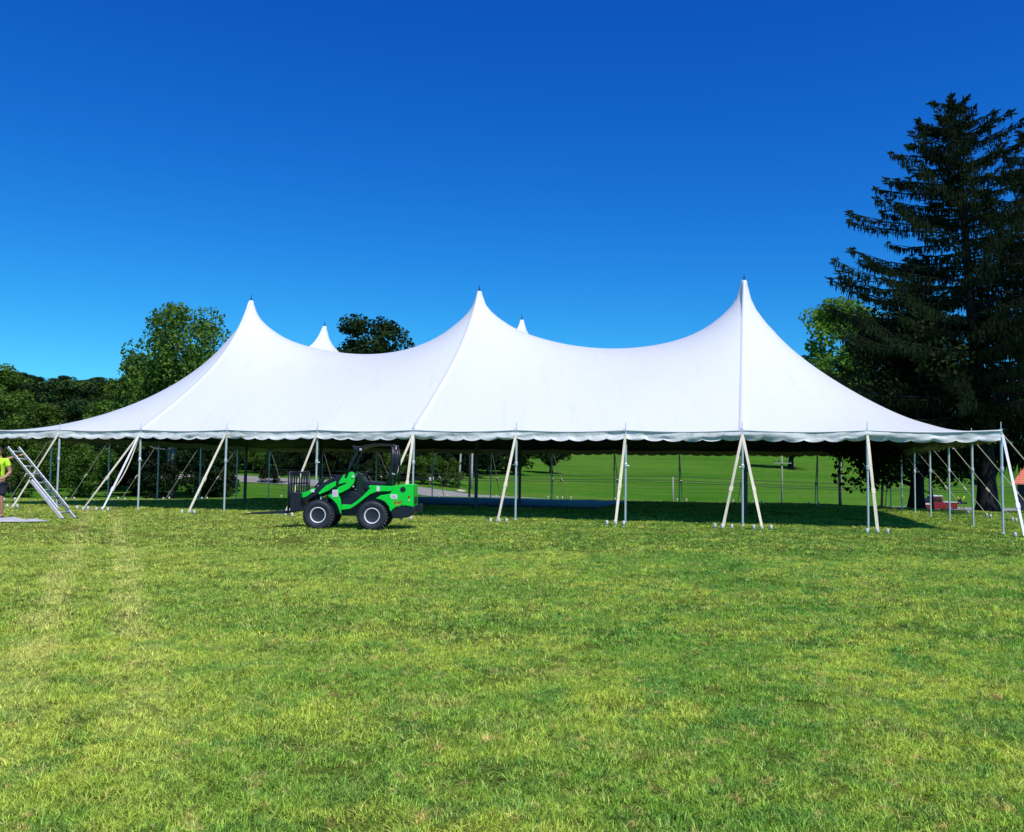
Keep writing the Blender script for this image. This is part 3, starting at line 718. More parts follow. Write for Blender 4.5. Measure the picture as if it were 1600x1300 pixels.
# spruces
def spruce(seed, h, rw, lean, nb=210, first=2.0, tr=.42, tops=1):
    r = random.Random(seed); nr = np.random.default_rng(seed)
    b = BM(); pts = []
    for i in range(15):
        t = i/14; z = h*t
        pts.append(Vector((lean*h*t**1.3+.06*math.sin(t*9), .04*math.sin(t*7), z-.2 if i == 0 else z)))
    rad = [tr*(1.6 if i == 0 else 1)*(1-.93*(i/14)) for i in range(15)]
    p1 = pts[0].lerp(pts[1], .35); pts2 = [pts[0], p1]+pts[1:]; rad2 = [rad[0], tr*1.15]+rad[1:]
    tube(b, pts2, rad2, 12)
    def stem(z): 
        t = max(0, min(1, z/h)); i = min(13, int(t*14)); return pts[i].lerp(pts[i+1], t*14-i)
    P_, T_, S_, W_, A_ = [], [], [], [], []      # strips: start, direction, length, width, tone
    z = first; k = 0; br = []
    while z < h-.3:
        q = z/h; env = (1-q)**.72*rw if q > .12 else rw*(.75+2*q)
        env = min(env, rw)*(.94 if q < .8 else 1)
        for j in range(r.choice((4, 5, 6)) if q < .9 else 4):
            a = r.uniform(0, 6.283); ln = env*r.choice((r.uniform(.40, .7), r.uniform(.75, 1.0), r.uniform(.95, 1.15))); br.append((z+r.uniform(-.15, .15), a, max(ln, .3), q))
        z += r.uniform(.26, .46)*(1.0 if q < .7 else .75)
    for z, a, ln, q in br:
        o = stem(z); d = Vector((math.cos(a), math.sin(a), 0)); droop = (.26-.55*q) * ln
        n = 9; cp = []
        for i in range(n+1):
            t = i/n; cp.append(o+d*ln*t+Vector((0, 0, -droop*(1.6*t-.9*t*t*t)*1.0+ln*.16*t**4)))
        tube(b, cp[::3], [.05*(1-.6*q), .035, .02, .008], 4, cap=False)
        tone = r.random()
        side_ = Vector((-d.y, d.x, 0)); m = int(ln*66)+8
        for i in range(m):
            t = r.random()**.75; c = cp[min(n-1, int(t*n))].lerp(cp[min(n, int(t*n)+1)], t*n-int(t*n))
            sp = r.uniform(-1, 1)*(.34*(1-t)+.10)*min(ln, 3.0)*.55
            c = c+side_*sp+Vector((0, 0, -abs(sp)*.25))
            if r.random() < .60:     # hanging branchlet
                L_ = r.uniform(.12, .50)*(1-.40*q); dd = Vector((r.uniform(-.15, .15), r.uniform(-.15, .15), -1))+d*.1
                P_.append(c); T_.append(dd.normalized()); S_.append(L_); W_.append(r.uniform(.020, .050)); A_.append(.25*tone+.35*r.random())
            else:                    # upper spray pointing outward
                dd = d*.8+side_*(1 if sp > 0 else -1)*r.uniform(.2, .9)+Vector((0, 0, r.uniform(-.15, .30)))
                P_.append(c); T_.append(dd.normalized()); S_.append(r.uniform(.12, .34)); W_.append(r.uniform(.025, .06)); A_.append(.35*tone+.65*r.random())
        for i in range(5):
            dd = d+Vector((r.uniform(-.4, .4), r.uniform(-.4, .4), r.uniform(.1, .8))); P_.append(cp[-1]-d*.05*i); T_.append(dd.normalized()); S_.append(r.uniform(.12, .26)); W_.append(.07); A_.append(.8)
    for i in range(60):
        c = stem(h-.02-i*.012); dd = Vector((r.uniform(-.7, .7), r.uniform(-.7, .7), r.uniform(.3, 1))); P_.append(c); T_.append(dd.normalized()); S_.append(.25); W_.append(.06); A_.append(.5)
    P_ = np.array(P_); T_ = np.array(T_); S_ = np.array(S_)[:, None]; W_ = np.array(W_)[:, None]; n = len(P_)
    sdv = np.cross(T_, nr.normal(size=(n, 3))); sdv /= np.linalg.norm(sdv, axis=1)[:, None]; s2 = np.cross(T_, sdv)
    Vv = []; Fv = []
    # each branchlet: two crossed ragged blades of needles (6 verts each)
    for q, sv in enumerate((sdv, s2)):
        a = P_-sv*W_*.25; b_ = P_+sv*W_*.25
        mj = nr.uniform(.35, .65, (n, 1)); c = P_+T_*S_*mj+sv*W_*.6; d_ = P_+T_*S_*mj-sv*W_*.6; e = P_+T_*S_+sv*W_*nr.uniform(-.3, .3, (n, 1)); e2 = e+T_*W_*.2+sv*W_*.12
        Vv.append(np.stack([a, b_, c, d_, e, e2], 1).reshape(-1, 3)); base = q*n*6+np.arange(n)*6
        Fv.append(np.stack([base, base+1, base+2, base+3], -1)); Fv.append(np.stack([base+3, base+2, base+5, base+4], -1))
    tone = np.tile(np.repeat(np.array(A_), 6), 2)
    crown = npmesh('crown', np.concatenate(Vv), np.concatenate(Fv), M_['needle'], False, np.clip(tone, 0, 1))
    trunk = D.meshes.new('trunk'); b.to_mesh(trunk); b.free(); trunk.materials.append(M_['dbark']); trunk.polygons.foreach_set('use_smooth', [True]*len(trunk.polygons))
    return trunk, crown
S1 = spruce(8, 17.3, 9.5, -.070, first=3.2, tr=.37)
S3 = spruce(10, 16.9, 5.9, -.01, first=2.6)
S2 = spruce(12, 11.8, 5.8, 0, first=3.0, tr=.25)
x = xat(1541, 36.6); put_tree('spruce_tree', x, 36.6, S1, 1, 0, 'tallest dark spruce with drooping branches at the right of the tent')
x = xat(1626, 38.5); put_tree('spruce_tree', x, 38.5, S3, 1, 0, 'dark spruce cut by the right edge of the photo')
x = xat(1431, 41.5); put_tree('spruce_tree', x, 41.5, S2, 1, 1.0, 'shorter dark spruce filling the gap left of the tallest spruce')

# ------------------------------------------------------------------ utility poles, wires, stone, signs, shed
def upole(px, Y, h, arm, label):
    x = xat(px, Y); e = empty('utility_pole', (x, Y, h1(x, Y)), 0, label=label, cat='utility pole', group='utility poles beside the road')
    b = BM(); tube(b, [(0, 0, -.2), (0, 0, h)], [.11, .08], 10); obj('post', b, M_['dbark' if px < 800 else 'wood'], e, True)
    if arm:
        b = BM(); box(b, -.9, .9, -.22, -.11, h-1.3, h-1.2); obj('crossarm', b, M_['wood'], e)
        for xx in (-.8, -.35, .35, .8):
            b = BM(); lathe(b, [(.05, h-1.15), (.07, h-1.08), (.04, h-.98)], 8, (xx, -.165, 0)); obj('insulator', b, M_['glass'], e)
    else:
        b = BM(); lathe(b, [(.05, h), (.07, h+.07), (.04, h+.14)], 8); obj('insulator', b, M_['glass'], e)
    return Vector((x, Y, h1(x, Y)+h))
pA = upole(1051, 88, 3.75, False, 'short pale utility post holding the wires behind the tent')
upole(1221, 90, 6.6, True, 'tall utility pole with a crossarm beyond the tent')
upole(1313, 90, 6.6, False, 'tall plain pole beyond the tent, between the third and second front poles')
upole(734, 90, 5.2, False, 'dark utility pole beside the road at the edge of the wood')
wires = empty('power_line', tuple(pA), 0, label='three thin dark wires running across the field behind the tent', cat='power line')
for dz in (.02, -.35, -.55):
    b = BM(); L = [(-40, .15), (-20, -.1), (0, 0), (12, -.42), (26, -.62), (40, -.60), (52, -.45), (75, -.2)]
    tube(b, [(x, 0, z+dz) for x, z in L], .030, 5); obj('wire', b, M_['wire'], wires, True)
x = xat(713, 92); b = BM(); bmesh.ops.create_icosphere(b, subdivisions=3, radius=.42)
for v in b.verts: v.co *= 1+.28*noise.noise(v.co*2.1); v.co.z *= .45; v.co.x *= 1.4
obj('boulder', b, M_['stone'], None, True, label='pale flat boulder in the grass beside the road', cat='rock').location = (x, 100.5, h1(x, 100.5)+.1)
x = xat(674, 101); e = empty('road_sign', (x, 101, h1(x, 101)), 0, label='small white sign on two posts at the wood edge', cat='sign')
b = BM(); box(b, -.22, .02, -.02, .02, .75, 1.15); box(b, .10, .28, -.02, .02, .8, 1.2); obj('panel', b, M_['white'], e)
for xx in (-.1, .19): b = BM(); tube(b, [(xx, .03, -.2), (xx, .03, 1.1)], .025, 6); obj('post', b, M_['steel'], e)
# shed with a red roof at the right edge
x0 = xat(1581, 60); g = h1(x0, 60); e = empty('shed', (x0, 60, g), -.50, label='small dark shed with a terracotta red roof at the right edge', cat='shed')
b = BM(); box(b, .3, 4.8, .3, 4.2, -.6, 2.38); obj('wall', b, M_['shed'], e)
b = BM(); box(b, 1.2, 2.1, .26, .30, 0, 1.95); obj('door', b, M_['steel'], e)
b = BM()
pr = [(0, 0, 2.38), (5.1, 0, 2.38), (5.1, 4.5, 2.38), (0, 4.5, 2.38), (.8, 2.2, 3.75), (4.3, 2.2, 3.75), (0, 0, 2.28), (5.1, 0, 2.28), (5.1, 4.5, 2.28), (0, 4.5, 2.28)]
vv = [b.verts.new(p) for p in pr]
for f in ((0, 1, 5, 4), (1, 2, 5), (2, 3, 4, 5), (3, 0, 4), (0, 6, 7, 1), (1, 7, 8, 2), (2, 8, 9, 3), (3, 9, 6, 0), (9, 8, 7, 6)): b.faces.new([vv[i] for i in f])
bmesh.ops.recalc_face_normals(b, faces=b.faces); obj('roof', b, M_['roof'], e)
b = BM(); 
for i in range(11):
    t = (i+1)/12; box(b, .8*t-.02, 5.1-.8*t+.02, 2.2*t-.02, 2.2*t+.02, 2.38+1.37*t-.01, 2.38+1.37*t+.035)
obj('shingle_courses', b, M_['roof'], e, kind='stuff')

# ------------------------------------------------------------------ red pickup truck
tx = xat(1463, 92.5); trk = empty('pickup_truck', (tx, 93.2, h1(tx, 93.2)+.06), .02, label='dark red pickup truck with a white roof standing beyond the lawn by the spruces', cat='truck')
b = BM(); prism(b, [(-2.6, .55), (2.5, .55), (2.55, .95), (2.5, 1.22), (.75, 1.22), (.6, 1.24), (-.75, 1.24), (-.95, 1.20), (-2.45, 1.12), (-2.65, .95)], -.88, .88); bevel(b, .05); obj('body', b, M_['red'], trk)
b = BM(); prism(b, [(-.95, 1.24), (-.45, 1.80), (.62, 1.82), (.74, 1.24)], -.78, .78); bevel(b, .04); cab = obj('cab', b, M_['red'], trk)
b = BM(); prism(b, [(-.55, 1.805), (-.5, 1.92), (.62, 1.93), (.74, 1.82)], -.80, .80); bevel(b, .04); obj('roof', b, M_['white'], trk)
for x0_, x1_ in ((-.62, -.10), (-.02, .52)):
    b = BM(); prism(b, [(x0_-.08, 1.30), (x0_+.10, 1.70), (x1_, 1.72), (x1_+.04, 1.30)], -.80, -.785); obj('window', b, M_['glass'], trk)
b = BM(); box(b, -2.62, -1.05, -.90, -.885, .98, 1.12); obj('white_stripe', b, M_['white'], trk)
b = BM(); box(b, -2.55, -1.0, -.80, .80, 1.22, 1.62); bevel(b, .05); obj('hood_cover', b, M_['black'], trk)
b = BM(); box(b, .95, 2.5, -.92, -.84, 1.22, 1.30); box(b, .95, 2.5, .84, .92, 1.22, 1.30); obj('bed_rail', b, M_['white'], trk)
for xx in (-1.75, 1.65):
    for s in (-1, 1):
        b = BM(); lathe(b, [(.22, -.09), (.36, -.1), (.40, -.06), (.40, .06), (.36, .1), (.22, .09)], 20, (xx, s*.82, .40), 'y'); wl = obj('wheel', b, M_['rubber'], trk, True)
        b = BM(); lathe(b, [(.08, -.12), (.21, -.1), (.21, .1), (.08, .12)], 16, (xx, s*.82, .40), 'y'); obj('rim', b, M_['white'], wl, True)
b = BM(); box(b, -2.75, -2.62, -.85, .85, .5, .68); obj('bumper', b, M_['white'], trk)
for s in (-.62, .62): b = BM(); lathe(b, [(.1, -.03), (.1, .03)], 12, (-2.64, s, .88), 'x'); obj('headlight', b, M_['lamp'], trk)
trk.scale = (.80, .9, 1)
rk = empty('equipment_rack', (tx+2.55, 93.0, h1(tx+2.55, 93)+.04), 0, label='yellow and black equipment standing at the right end of the red truck', cat='equipment')
b = BM(); tube(b, [(.1, 0, 0), (.12, 0, 1.3), (-.25, 0, 1.85)], .05, 6); tube(b, [(.12, 0, 1.3), (.5, 0, 1.9)], .05, 6); tube(b, [(.5, .3, 0), (.5, .3, 1.0)], .05, 6); obj('frame', b, M_['yellow'], rk, True)
b = BM(); box(b, -.3, .7, -.15, .3, 1.1, 1.3); box(b, -.15, .15, -.1, .2, 1.3, 1.6); bevel(b, .03); obj('engine', b, M_['black'], rk)

# ------------------------------------------------------------------ loader
LY = 19.9
LX = xat(542.5, LY, 800)
ld = empty('compact_loader', (LX, LY+.5, 0), 0, label='bright green compact wheel loader with black roll bar and pallet forks parked by the tent', cat='loader')
def q(zx, zy): return ((zx-750)/469, (1030-zy)/469)
def P(pts): return [q(*p) for p in pts]
def plate(name, pts, y0, y1, mat, parent=ld, bev=.012, **k):
    b = BM(); prism(b, P(pts), y0, y1)
    if bev: bevel(b, bev)
    return obj(name, b, M_[mat], parent, **k)
# wheels
def tyre_mesh():
    b = BM(); w2 = .125; Rr = .325
    lathe(b, [(.165, -w2*.75), (.20, -w2*.95), (.27, -w2*1.06), (.305, -w2*.98), (.32, -w2*.8), (Rr-.004, -w2*.4), (Rr-.004, w2*.4), (.32, w2*.8), (.305, w2*.98), (.27, w2*1.06), (.20, w2*.95), (.165, w2*.75)], 48, axis='y')
    me = D.meshes.new('wheel'); b.to_mesh(me); b.free(); me.materials.append(M_['rubber']); me.polygons.foreach_set('use_smooth', [True]*len(me.polygons)); return me
def tread_mesh():
    b = BM()
    for k in range(30):
        a = 2*math.pi*k/30
        for s in (-1, 1):
            bb = BM(); box(bb, -.018, .018, 0, .115, -.012, .014)
            bmesh.ops.transform(bb, matrix=Matrix.Rotation(a+s*.05, 4, 'Y')@Matrix.Translation((0, 0, .322))@Matrix.Rotation(s*.5, 4, 'Z')@Matrix.Scale(s, 4, (0, 1, 0)), verts=bb.verts)
            me = D.meshes.new('t'); bb.to_mesh(me); bb.free(); b.from_mesh(me); D.meshes.remove(me)
    bmesh.ops.recalc_face_normals(b, faces=b.faces)
    me = D.meshes.new('tread'); b.to_mesh(me); b.free(); me.materials.append(M_['rubber']); return me
TY, TR = tyre_mesh(), tread_mesh()
b = BM(); lathe(b, [(.165, -.095), (.178, -.118), (.168, -.124), (.152, -.110), (.132, -.03), (.132, .0), (.165, .095)], 40, axis='y', cap=False); RM = D.meshes.new('rim'); b.to_mesh(RM); b.free(); RM.materials.append(M_['rim']); RM.polygons.foreach_set('use_smooth', [True]*len(RM.polygons))
b = BM(); lathe(b, [(.133, -.02), (.130, -.035), (.120, -.045), (.10, -.06), (.05, -.075), (.01, -.075)], 32, axis='y')
for k_ in range(5):
    a = 2*math.pi*k_/5; lathe(b, [(.010, -.078), (.010, -.05)], 6, (math.cos(a)*.08, 0, math.sin(a)*.105), 'y')
HM = D.meshes.new('hub'); b.to_mesh(HM); b.free(); HM.materials.append(M_['hub'])
for cxp, czp in ((458, 882), (1018, 884)):
    for s in (-1, 1):
        wx_, wz_ = q(cxp, czp)
        wl = D.objects.new('wheel', TY); C.objects.link(wl); wl.parent = ld; wl.location = (wx_, s*.42, .318)
        if s > 0: wl.rotation_euler = (0, 0, math.pi)
        for nm, me in (('tread', TR), ('rim', RM), ('hub', HM)):
            c = D.objects.new(nm, me); C.objects.link(c); c.parent = wl
    b = BM(); tube(b, [(wx_, -.36, .318), (wx_, .36, .318)], .05, 10); obj('axle', b, M_['black'], ld, True)
# rear body
rb = plate('engine_cover', [(1190, 655), (1262, 566), (1300, 556), (1420, 550), (1436, 556), (1442, 785), (1330, 768), (1260, 790), (1205, 830), (1200, 700)], -.48, .48, 'green', bev=.02)
plate('fender', [(1050, 702), (1100, 668), (1190, 652), (1215, 700), (1218, 832), (1203, 828), (1190, 780), (1150, 735), (1105, 712)], -.52, -.30, 'green')
plate('fender', [(1050, 702), (1100, 668), (1190, 652), (1215, 700), (1218, 832), (1203, 828), (1190, 780), (1150, 735), (1105, 712)], .30, .52, 'green')
b = BM(); lathe(b, [(.062, -.487), (.062, -.475)], 20, (q(1330, 605)[0], 0, q(1330, 605)[1]), 'y'); obj('air_intake', b, M_['black'], rb)
b = BM(); box(b, q(1385, 0)[0], q(1403, 0)[0], -.488, -.478, q(0, 692)[1], q(0, 668)[1]); obj('tail_light', b, M_['lamp'], rb)
b = BM(); box(b, q(1388, 0)[0], q(1401, 0)[0], -.488, -.478, q(0, 722)[1], q(0, 706)[1]); obj('reflector', b, M_['cap'], rb)
for i in range(6): 
    b = BM(); z0 = q(0, 690+i*12)[1]; x0_ = q(1436, 0)[0]; box(b, x0_, x0_+.02, -.3, .3, z0, z0+.012); obj('grille_slat', b, M_['black'], rb)
plate('counterweight', [(1206, 832), (1262, 796), (1330, 774), (1452, 782), (1462, 842), (1405, 888), (1300, 905), (1222, 902)], -.46, .46, 'black', bev=.03)
plate('tow_bracket', [(1450, 770), (1500, 755), (1514, 765), (1510, 830), (1495, 842), (1455, 838)], -.14, .14, 'black')
plate('side_panel', [(968, 578), (985, 566), (1240, 572), (1246, 590), (1212, 624), (1062, 630), (985, 662), (850, 768), (785, 812), (690, 828), (688, 775), (712, 768), (790, 772), (840, 740), (910, 680), (985, 600)], -.46, -.38, 'green')
plate('side_panel', [(968, 578), (985, 566), (1240, 572), (1246, 590), (1212, 624), (1062, 630), (985, 662), (850, 768), (785, 812), (690, 828), (688, 775), (712, 768), (790, 772), (840, 740), (910, 680), (985, 600)], .38, .46, 'green')
plate('chassis', [(640, 700), (700, 600), (830, 640), (900, 700), (1000, 655), (1195, 620), (1200, 860), (1060, 870), (900, 890), (700, 890), (560, 860), (480, 800)], -.30, .30, 'black')
plate('floor_plate', [(690, 762), (800, 762), (800, 780), (690, 785)], -.44, .44, 'dgreen')
plate('seat', [(905, 520), (1000, 528), (1160, 540), (1165, 420), (1195, 415), (1200, 575), (1180, 640), (960, 640), (900, 600)], -.25, .25, 'black', bev=.03)
plate('control_console', [(830, 470), (862, 440), (930, 540), (960, 600), (900, 700), (830, 700), (815, 560)], -.22, .22, 'dgreen', bev=.02)
# front body
fb = plate('front_tower', [(790, 428), (812, 440), (824, 480), (820, 530), (806, 560), (768, 604), (700, 640), (655, 660), (680, 720), (690, 800), (692, 868), (682, 862), (660, 806), (640, 764), (600, 722), (555, 688), (548, 676), (590, 660), (640, 612), (655, 590), (735, 552), (738, 542), (652, 560), (660, 530), (700, 468), (715, 452), (716, 500), (735, 500), (760, 440), (775, 430)], -.44, -.36, 'green')
plate('front_tower', [(790, 428), (812, 440), (824, 480), (820, 530), (806, 560), (768, 604), (700, 640), (655, 660), (680, 720), (690, 800), (692, 868), (682, 862), (660, 806), (640, 764), (600, 722), (555, 688), (548, 676), (590, 660), (640, 612), (655, 590), (735, 552), (738, 542), (652, 560), (660, 530), (700, 468), (716, 500), (735, 500), (760, 440), (775, 430)], .36, .44, 'green')
plate('front_tower_core', [(700, 470), (790, 440), (815, 480), (800, 600), (690, 660), (560, 720), (480, 730), (560, 640), (650, 560)], -.34, .34, 'dgreen')
b = BM(); lathe(b, [(.03, -.46), (.03, -.445)], 12, (q(805, 478)[0], 0, q(805, 478)[1]), 'y'); lathe(b, [(.018, -.46), (.018, -.445)], 10, (q(812, 580)[0], 0, q(812, 580)[1]), 'y'); obj('bolt', b, M_['cap'], fb)
for d_, (x0_, x1_, z0, z1) in enumerate(((595, 652, 690, 618), (1055, 1085, 626, 574), (1203, 1272, 704, 657))):
    yy = -.4445 if d_ == 0 else -.4645 if d_ == 1 else -.4845
    b = BM(); box(b, q(x0_, 0)[0], q(x1_, 0)[0], yy-.003, yy+.006, q(0, z0)[1], q(0, z1)[1]); dc = obj('decal', b, M_['decal'], (fb, ld, rb)[d_])
    if d_ != 1:
        b = BM()
        for r_ in range(3):
            w_ = (.75, .6, .68)[r_]; zz = z1+(z0-z1)*(.25+.22*r_); box(b, q(x0_+(x1_-x0_)*.14, 0)[0], q(x0_+(x1_-x0_)*(.14+w_), 0)[0], yy-.006, yy-.003, q(0, zz+5)[1], q(0, zz)[1])
        obj('print', b, M_['pink'], dc if d_ != 1 else None)
# name on the side
tcv = D.curves.new('logo', 'FONT'); tcv.body = 'AVANT'; tcv.size = .105; tcv.extrude = .003; tcv.shear = .25; tcv.space_character = .95; tcv.offset = .002
to = D.objects.new('logo', tcv); C.objects.link(to); bpy.context.view_layer.update()
me = D.meshes.new_from_object(to.evaluated_get(bpy.context.evaluated_depsgraph_get())); D.objects.remove(to)
me.materials.clear(); me.materials.append(M_['redtxt'])
W_ = max(v.co.x for v in me.vertices)
me.transform(Matrix.Translation((q(1235, 0)[0], -.486, q(0, 754)[1]))@Matrix.Rotation(math.pi/2, 4, 'X')@Matrix.Scale(.20/W_, 4, (1, 0, 0)))
obj('logo', me, None, rb)
b = BM(); prism(b, P([(1252, 757), (1305, 757), (1290, 766), (1283, 762), (1276, 768), (1268, 762), (1260, 768)]), -.487, -.482); obj('logo_flame', b, M_['yeltxt'], rb)
# roll bar
def bar(name, pts, ys, rad, mat='black', parent=ld, n=8):
    out = None
    for y in ys:
        b = BM(); tube(b, [(*([q(*p)[0]]), y, q(*p)[1]) for p in pts], rad, n); out = obj(name, b, M_[mat], parent, True)
    return out
bar('roof_post', [(735, 500), (760, 380), (850, 200), (872, 165)], (-.36, .36), .028)
bar('roof_post', [(1160, 560), (1200, 420), (1215, 300), (1205, 160)], (-.38, .38), .045)
bar('roof_post', [(1235, 560), (1242, 300), (1225, 165)], (-.38, .38), .022)
b = BM(); prism(b, P([(855, 172), (905, 148), (1010, 132), (1120, 130), (1215, 138), (1230, 150), (1215, 158), (1120, 146), (1010, 148), (910, 165), (870, 190)]), -.42, .42); bevel(b, .008); rf = obj('roof', b, M_['black'], ld)
plate('visor', [(770, 150), (850, 165), (870, 185), (850, 215), (800, 205)], -.30, .30, 'black', rf)
b = BM(); box(b, q(862, 0)[0], q(885, 0)[0], -.42, -.36, q(0, 205)[1], q(0, 182)[1]); bevel(b, .01); obj('work_light', b, M_['cap'], rf)
b = BM(); box(b, q(1242, 0)[0], q(1252, 0)[0], -.42, -.38, q(0, 190)[1], q(0, 160)[1]); obj('marker_light', b, M_['cap'], rf)
b = BM(); tube(b, [(q(1205, 440)[0], -.40, q(1205, 440)[1]), (q(1240, 452)[0], -.42, q(1240, 452)[1])], .016, 6); obj('grab_handle', b, M_['alu'], ld)
b = BM()    # steering wheel
c0 = Vector((*[q(905, 445)[0]], 0, q(905, 445)[1])); ax = Vector((-.62, 0, .78)); s1 = Vector((0, 1, 0)); s2_ = ax.cross(s1)
tube(b, [c0+(s1*math.cos(a)+s2_*math.sin(a))*.155 for a in np.linspace(0, 2*math.pi, 25)], .014, 6, cap=False); tube(b, [c0, c0-ax*.3], .02, 6)
for a in (0, 2.1, 4.2): tube(b, [c0-ax*.02, c0+(s1*math.cos(a)+s2_*math.sin(a))*.15], .009, 5)
obj('steering_wheel', b, M_['black'], ld, True)
for yy in (-.12, -.02):
    b = BM(); tube(b, [(q(985, 550)[0], yy, q(985, 560)[1]), (q(960, 500)[0], yy, q(955, 500)[1])], .010, 6); lathe(b, [(.02, q(0, 505)[1]), (.02, q(0, 490)[1])], 8, (q(957, 0)[0], yy, 0)); obj('control_lever', b, M_['steel'], ld, True)
# boom
for s in (-1, 1):
    y0, y1 = (-.24, -.17) if s < 0 else (.17, .24)
    plate('boom_arm', [(248, 690), (330, 640), (560, 500), (640, 470), (720, 452), (730, 500), (640, 545), (450, 650), (300, 745), (255, 740)], y0, y1, 'black')
    plate('boom_cover', [(430, 655), (505, 578), (605, 530), (613, 535), (612, 580), (530, 632), (440, 672)], y0-.03*(s < 0), y1+.03*(s > 0), 'green')
    plate('boom_tip', [(208, 700), (222, 668), (250, 655), (290, 650), (350, 620), (392, 600), (400, 618), (370, 650), (300, 700), (262, 712), (255, 755), (212, 762)], y0-.025*(s < 0), y1+.025*(s > 0), 'green')
b = BM(); box(b, q(352, 0)[0], q(388, 0)[0], -.27, -.265, q(0, 648)[1], q(0, 618)[1]); obj('decal', b, M_['decal'], ld)
bar('hydraulic_cylinder', [(330, 735), (470, 665), (600, 600)], (-.1, .1), .035, 'steel')
bar('hydraulic_hose', [(290, 690), (400, 560), (470, 500), (560, 470), (650, 480), (700, 500)], (-.05, .03), .014)
bar('hydraulic_hose', [(440, 545), (455, 500), (500, 495), (560, 520), (620, 570)], (-.14, .12), .012)
b = BM(); box(b, q(420, 0)[0], q(470, 0)[0], -.2, -.1, q(0, 555)[1], q(0, 505)[1]); bevel(b, .01); obj('valve_block', b, M_['dgreen'], ld)
b = BM(); tube(b, [(q(452, 700)[0], -.2, q(0, 735)[1]), (q(452, 700)[0], -.2, q(0, 690)[1])], .018, 6); obj('lock_pin', b, M_['alu'], ld)
# pallet forks with backrest
fk = plate('fork_carriage', [(140, 655), (262, 655), (268, 700), (258, 790), (280, 830), (200, 850), (150, 850)], -.42, .42, 'black')
for s in (-1, 1):
    plate('fork_tine', [(150, 845), (172, 640), (150, 640), (128, 830), (120, 848), (-340, 880), (-340, 888), (130, 872), (150, 862)], s*.30-.05, s*.30+.05, 'black', ld, bev=.006)
for xx, r_ in ((140, .032), (255, .032)):
    b = BM(); tube(b, [(q(xx, 0)[0], -.42 if xx == 140 else .42, q(0, 845)[1]), (q(xx, 0)[0], -.42 if xx == 140 else .42, q(0, 440)[1])], r_, 8); obj('backrest_post', b, M_['black'], ld, True)
b = BM(); tube(b, [(q(140, 0)[0], -.42, q(0, 442)[1]), (q(255, 0)[0], .42, q(0, 442)[1])], .02, 8); obj('backrest_rail', b, M_['black'], ld, True)
for i in range(1, 8):
    t = i/8; xx = q(140+115*t, 0)[0]; yy = -.42+.84*t; b = BM(); tube(b, [(xx, yy, q(0, 650)[1]), (xx, yy, q(0, 444)[1])], .018, 6); obj('backrest_bar', b, M_['black'], ld)
b = BM(); tube(b, [(q(140, 0)[0], -.42, q(0, 560)[1]), (q(255, 0)[0], .42, q(0, 560)[1])], .016, 8); obj('backrest_rail', b, M_['black'], ld, True)
b = BM(); lathe(b, [(.04, -.44), (.04, -.40)], 12, (q(140, 0)[0], 0, q(0, 828)[1]), 'y'); obj('end_cap', b, M_['cap'], ld)

# ------------------------------------------------------------------ person
PX, PY = xat(-1, 21.9, 760), 21.9
per = empty('person', (PX, PY, h1(PX, PY)), 0, label='person in a yellow hi-vis T-shirt and dark shorts holding the ladder at the left edge', cat='person')
def skin_body(name, joints, edges, mat, parent, sub=2, root=0):
    me = D.meshes.new(name); me.from_pydata([j[:3] for j in joints], edges, []); me.materials.append(mat)
    o = D.objects.new(name, me); C.objects.link(o); o.parent = parent
    md = o.modifiers.new('skin', 'SKIN'); md.use_smooth_shade = True
    sv = me.skin_vertices[0].data
    for i, j in enumerate(joints):
        r_ = j[3]; sv[i].radius = (r_, j[4] if len(j) > 4 else r_)
    sv[root].use_root = True
    s = o.modifiers.new('sub', 'SUBSURF'); s.levels = sub; s.render_levels = sub
    return o
# x right in the picture, y away; the person stands side-on looking towards -x/-y
body = [(0, 0, .95, .145, .12), (0, 0, 1.12, .135, .11), (0, -.01, 1.30, .15, .115), (0, 0, 1.42, .12, .09), (0, 0, 1.50, .055), (-.01, -.02, 1.56, .052),
        (.17, 0, 1.42, .065), (.27, .05, 1.16, .044), (.22, -.12, 1.02, .036), (.10, -.22, .96, .028),
        (-.17, 0, 1.42, .065), (-.10, .22, 1.42, .045), (.12, .38, 1.52, .036), (.22, .46, 1.56, .03),
        (.09, 0, .88, .10), (.11, -.03, .50, .062), (.11, .02, .27, .056), (.11, .03, .09, .036), (.13, -.13, .04, .032),
        (-.09, 0, .88, .10), (-.12, -.01, .50, .062), (-.12, .04, .27, .056), (-.12, .06, .09, .036), (-.15, -.10, .04, .032)]
be = [(0, 1), (1, 2), (2, 3), (3, 4), (4, 5), (3, 6), (6, 7), (7, 8), (8, 9), (3, 10), (10, 11), (11, 12), (12, 13), (0, 14), (14, 15), (15, 16), (16, 17), (17, 18), (0, 19), (19, 20), (20, 21), (21, 22), (22, 23)]
bd = skin_body('body', body, be, M_['skin'], per)
shirt = [(0, 0, .90, .165, .14), (0, 0, 1.10, .155, .13), (0, -.01, 1.30, .17, .135), (0, 0, 1.43, .135, .105), (.18, 0, 1.43, .085), (.235, .03, 1.27, .075), (-.18, 0, 1.43, .085), (-.14, .10, 1.43, .078), (0, 0, 1.49, .07)]
skin_body('shirt', shirt, [(0, 1), (1, 2), (2, 3), (3, 4), (4, 5), (3, 6), (6, 7), (3, 8)], M_['hivis'], per)
b = BM(); tube(b, [(.08, -.155, 1.36), (.10, -.165, 1.2), (.03, -.162, 1.08)], [.05, .07, .04], 8, flat=.3); obj('shirt_shading', b, M_['hidark'], per, True)  # green patch: shading on the shirt, painted as a separate piece
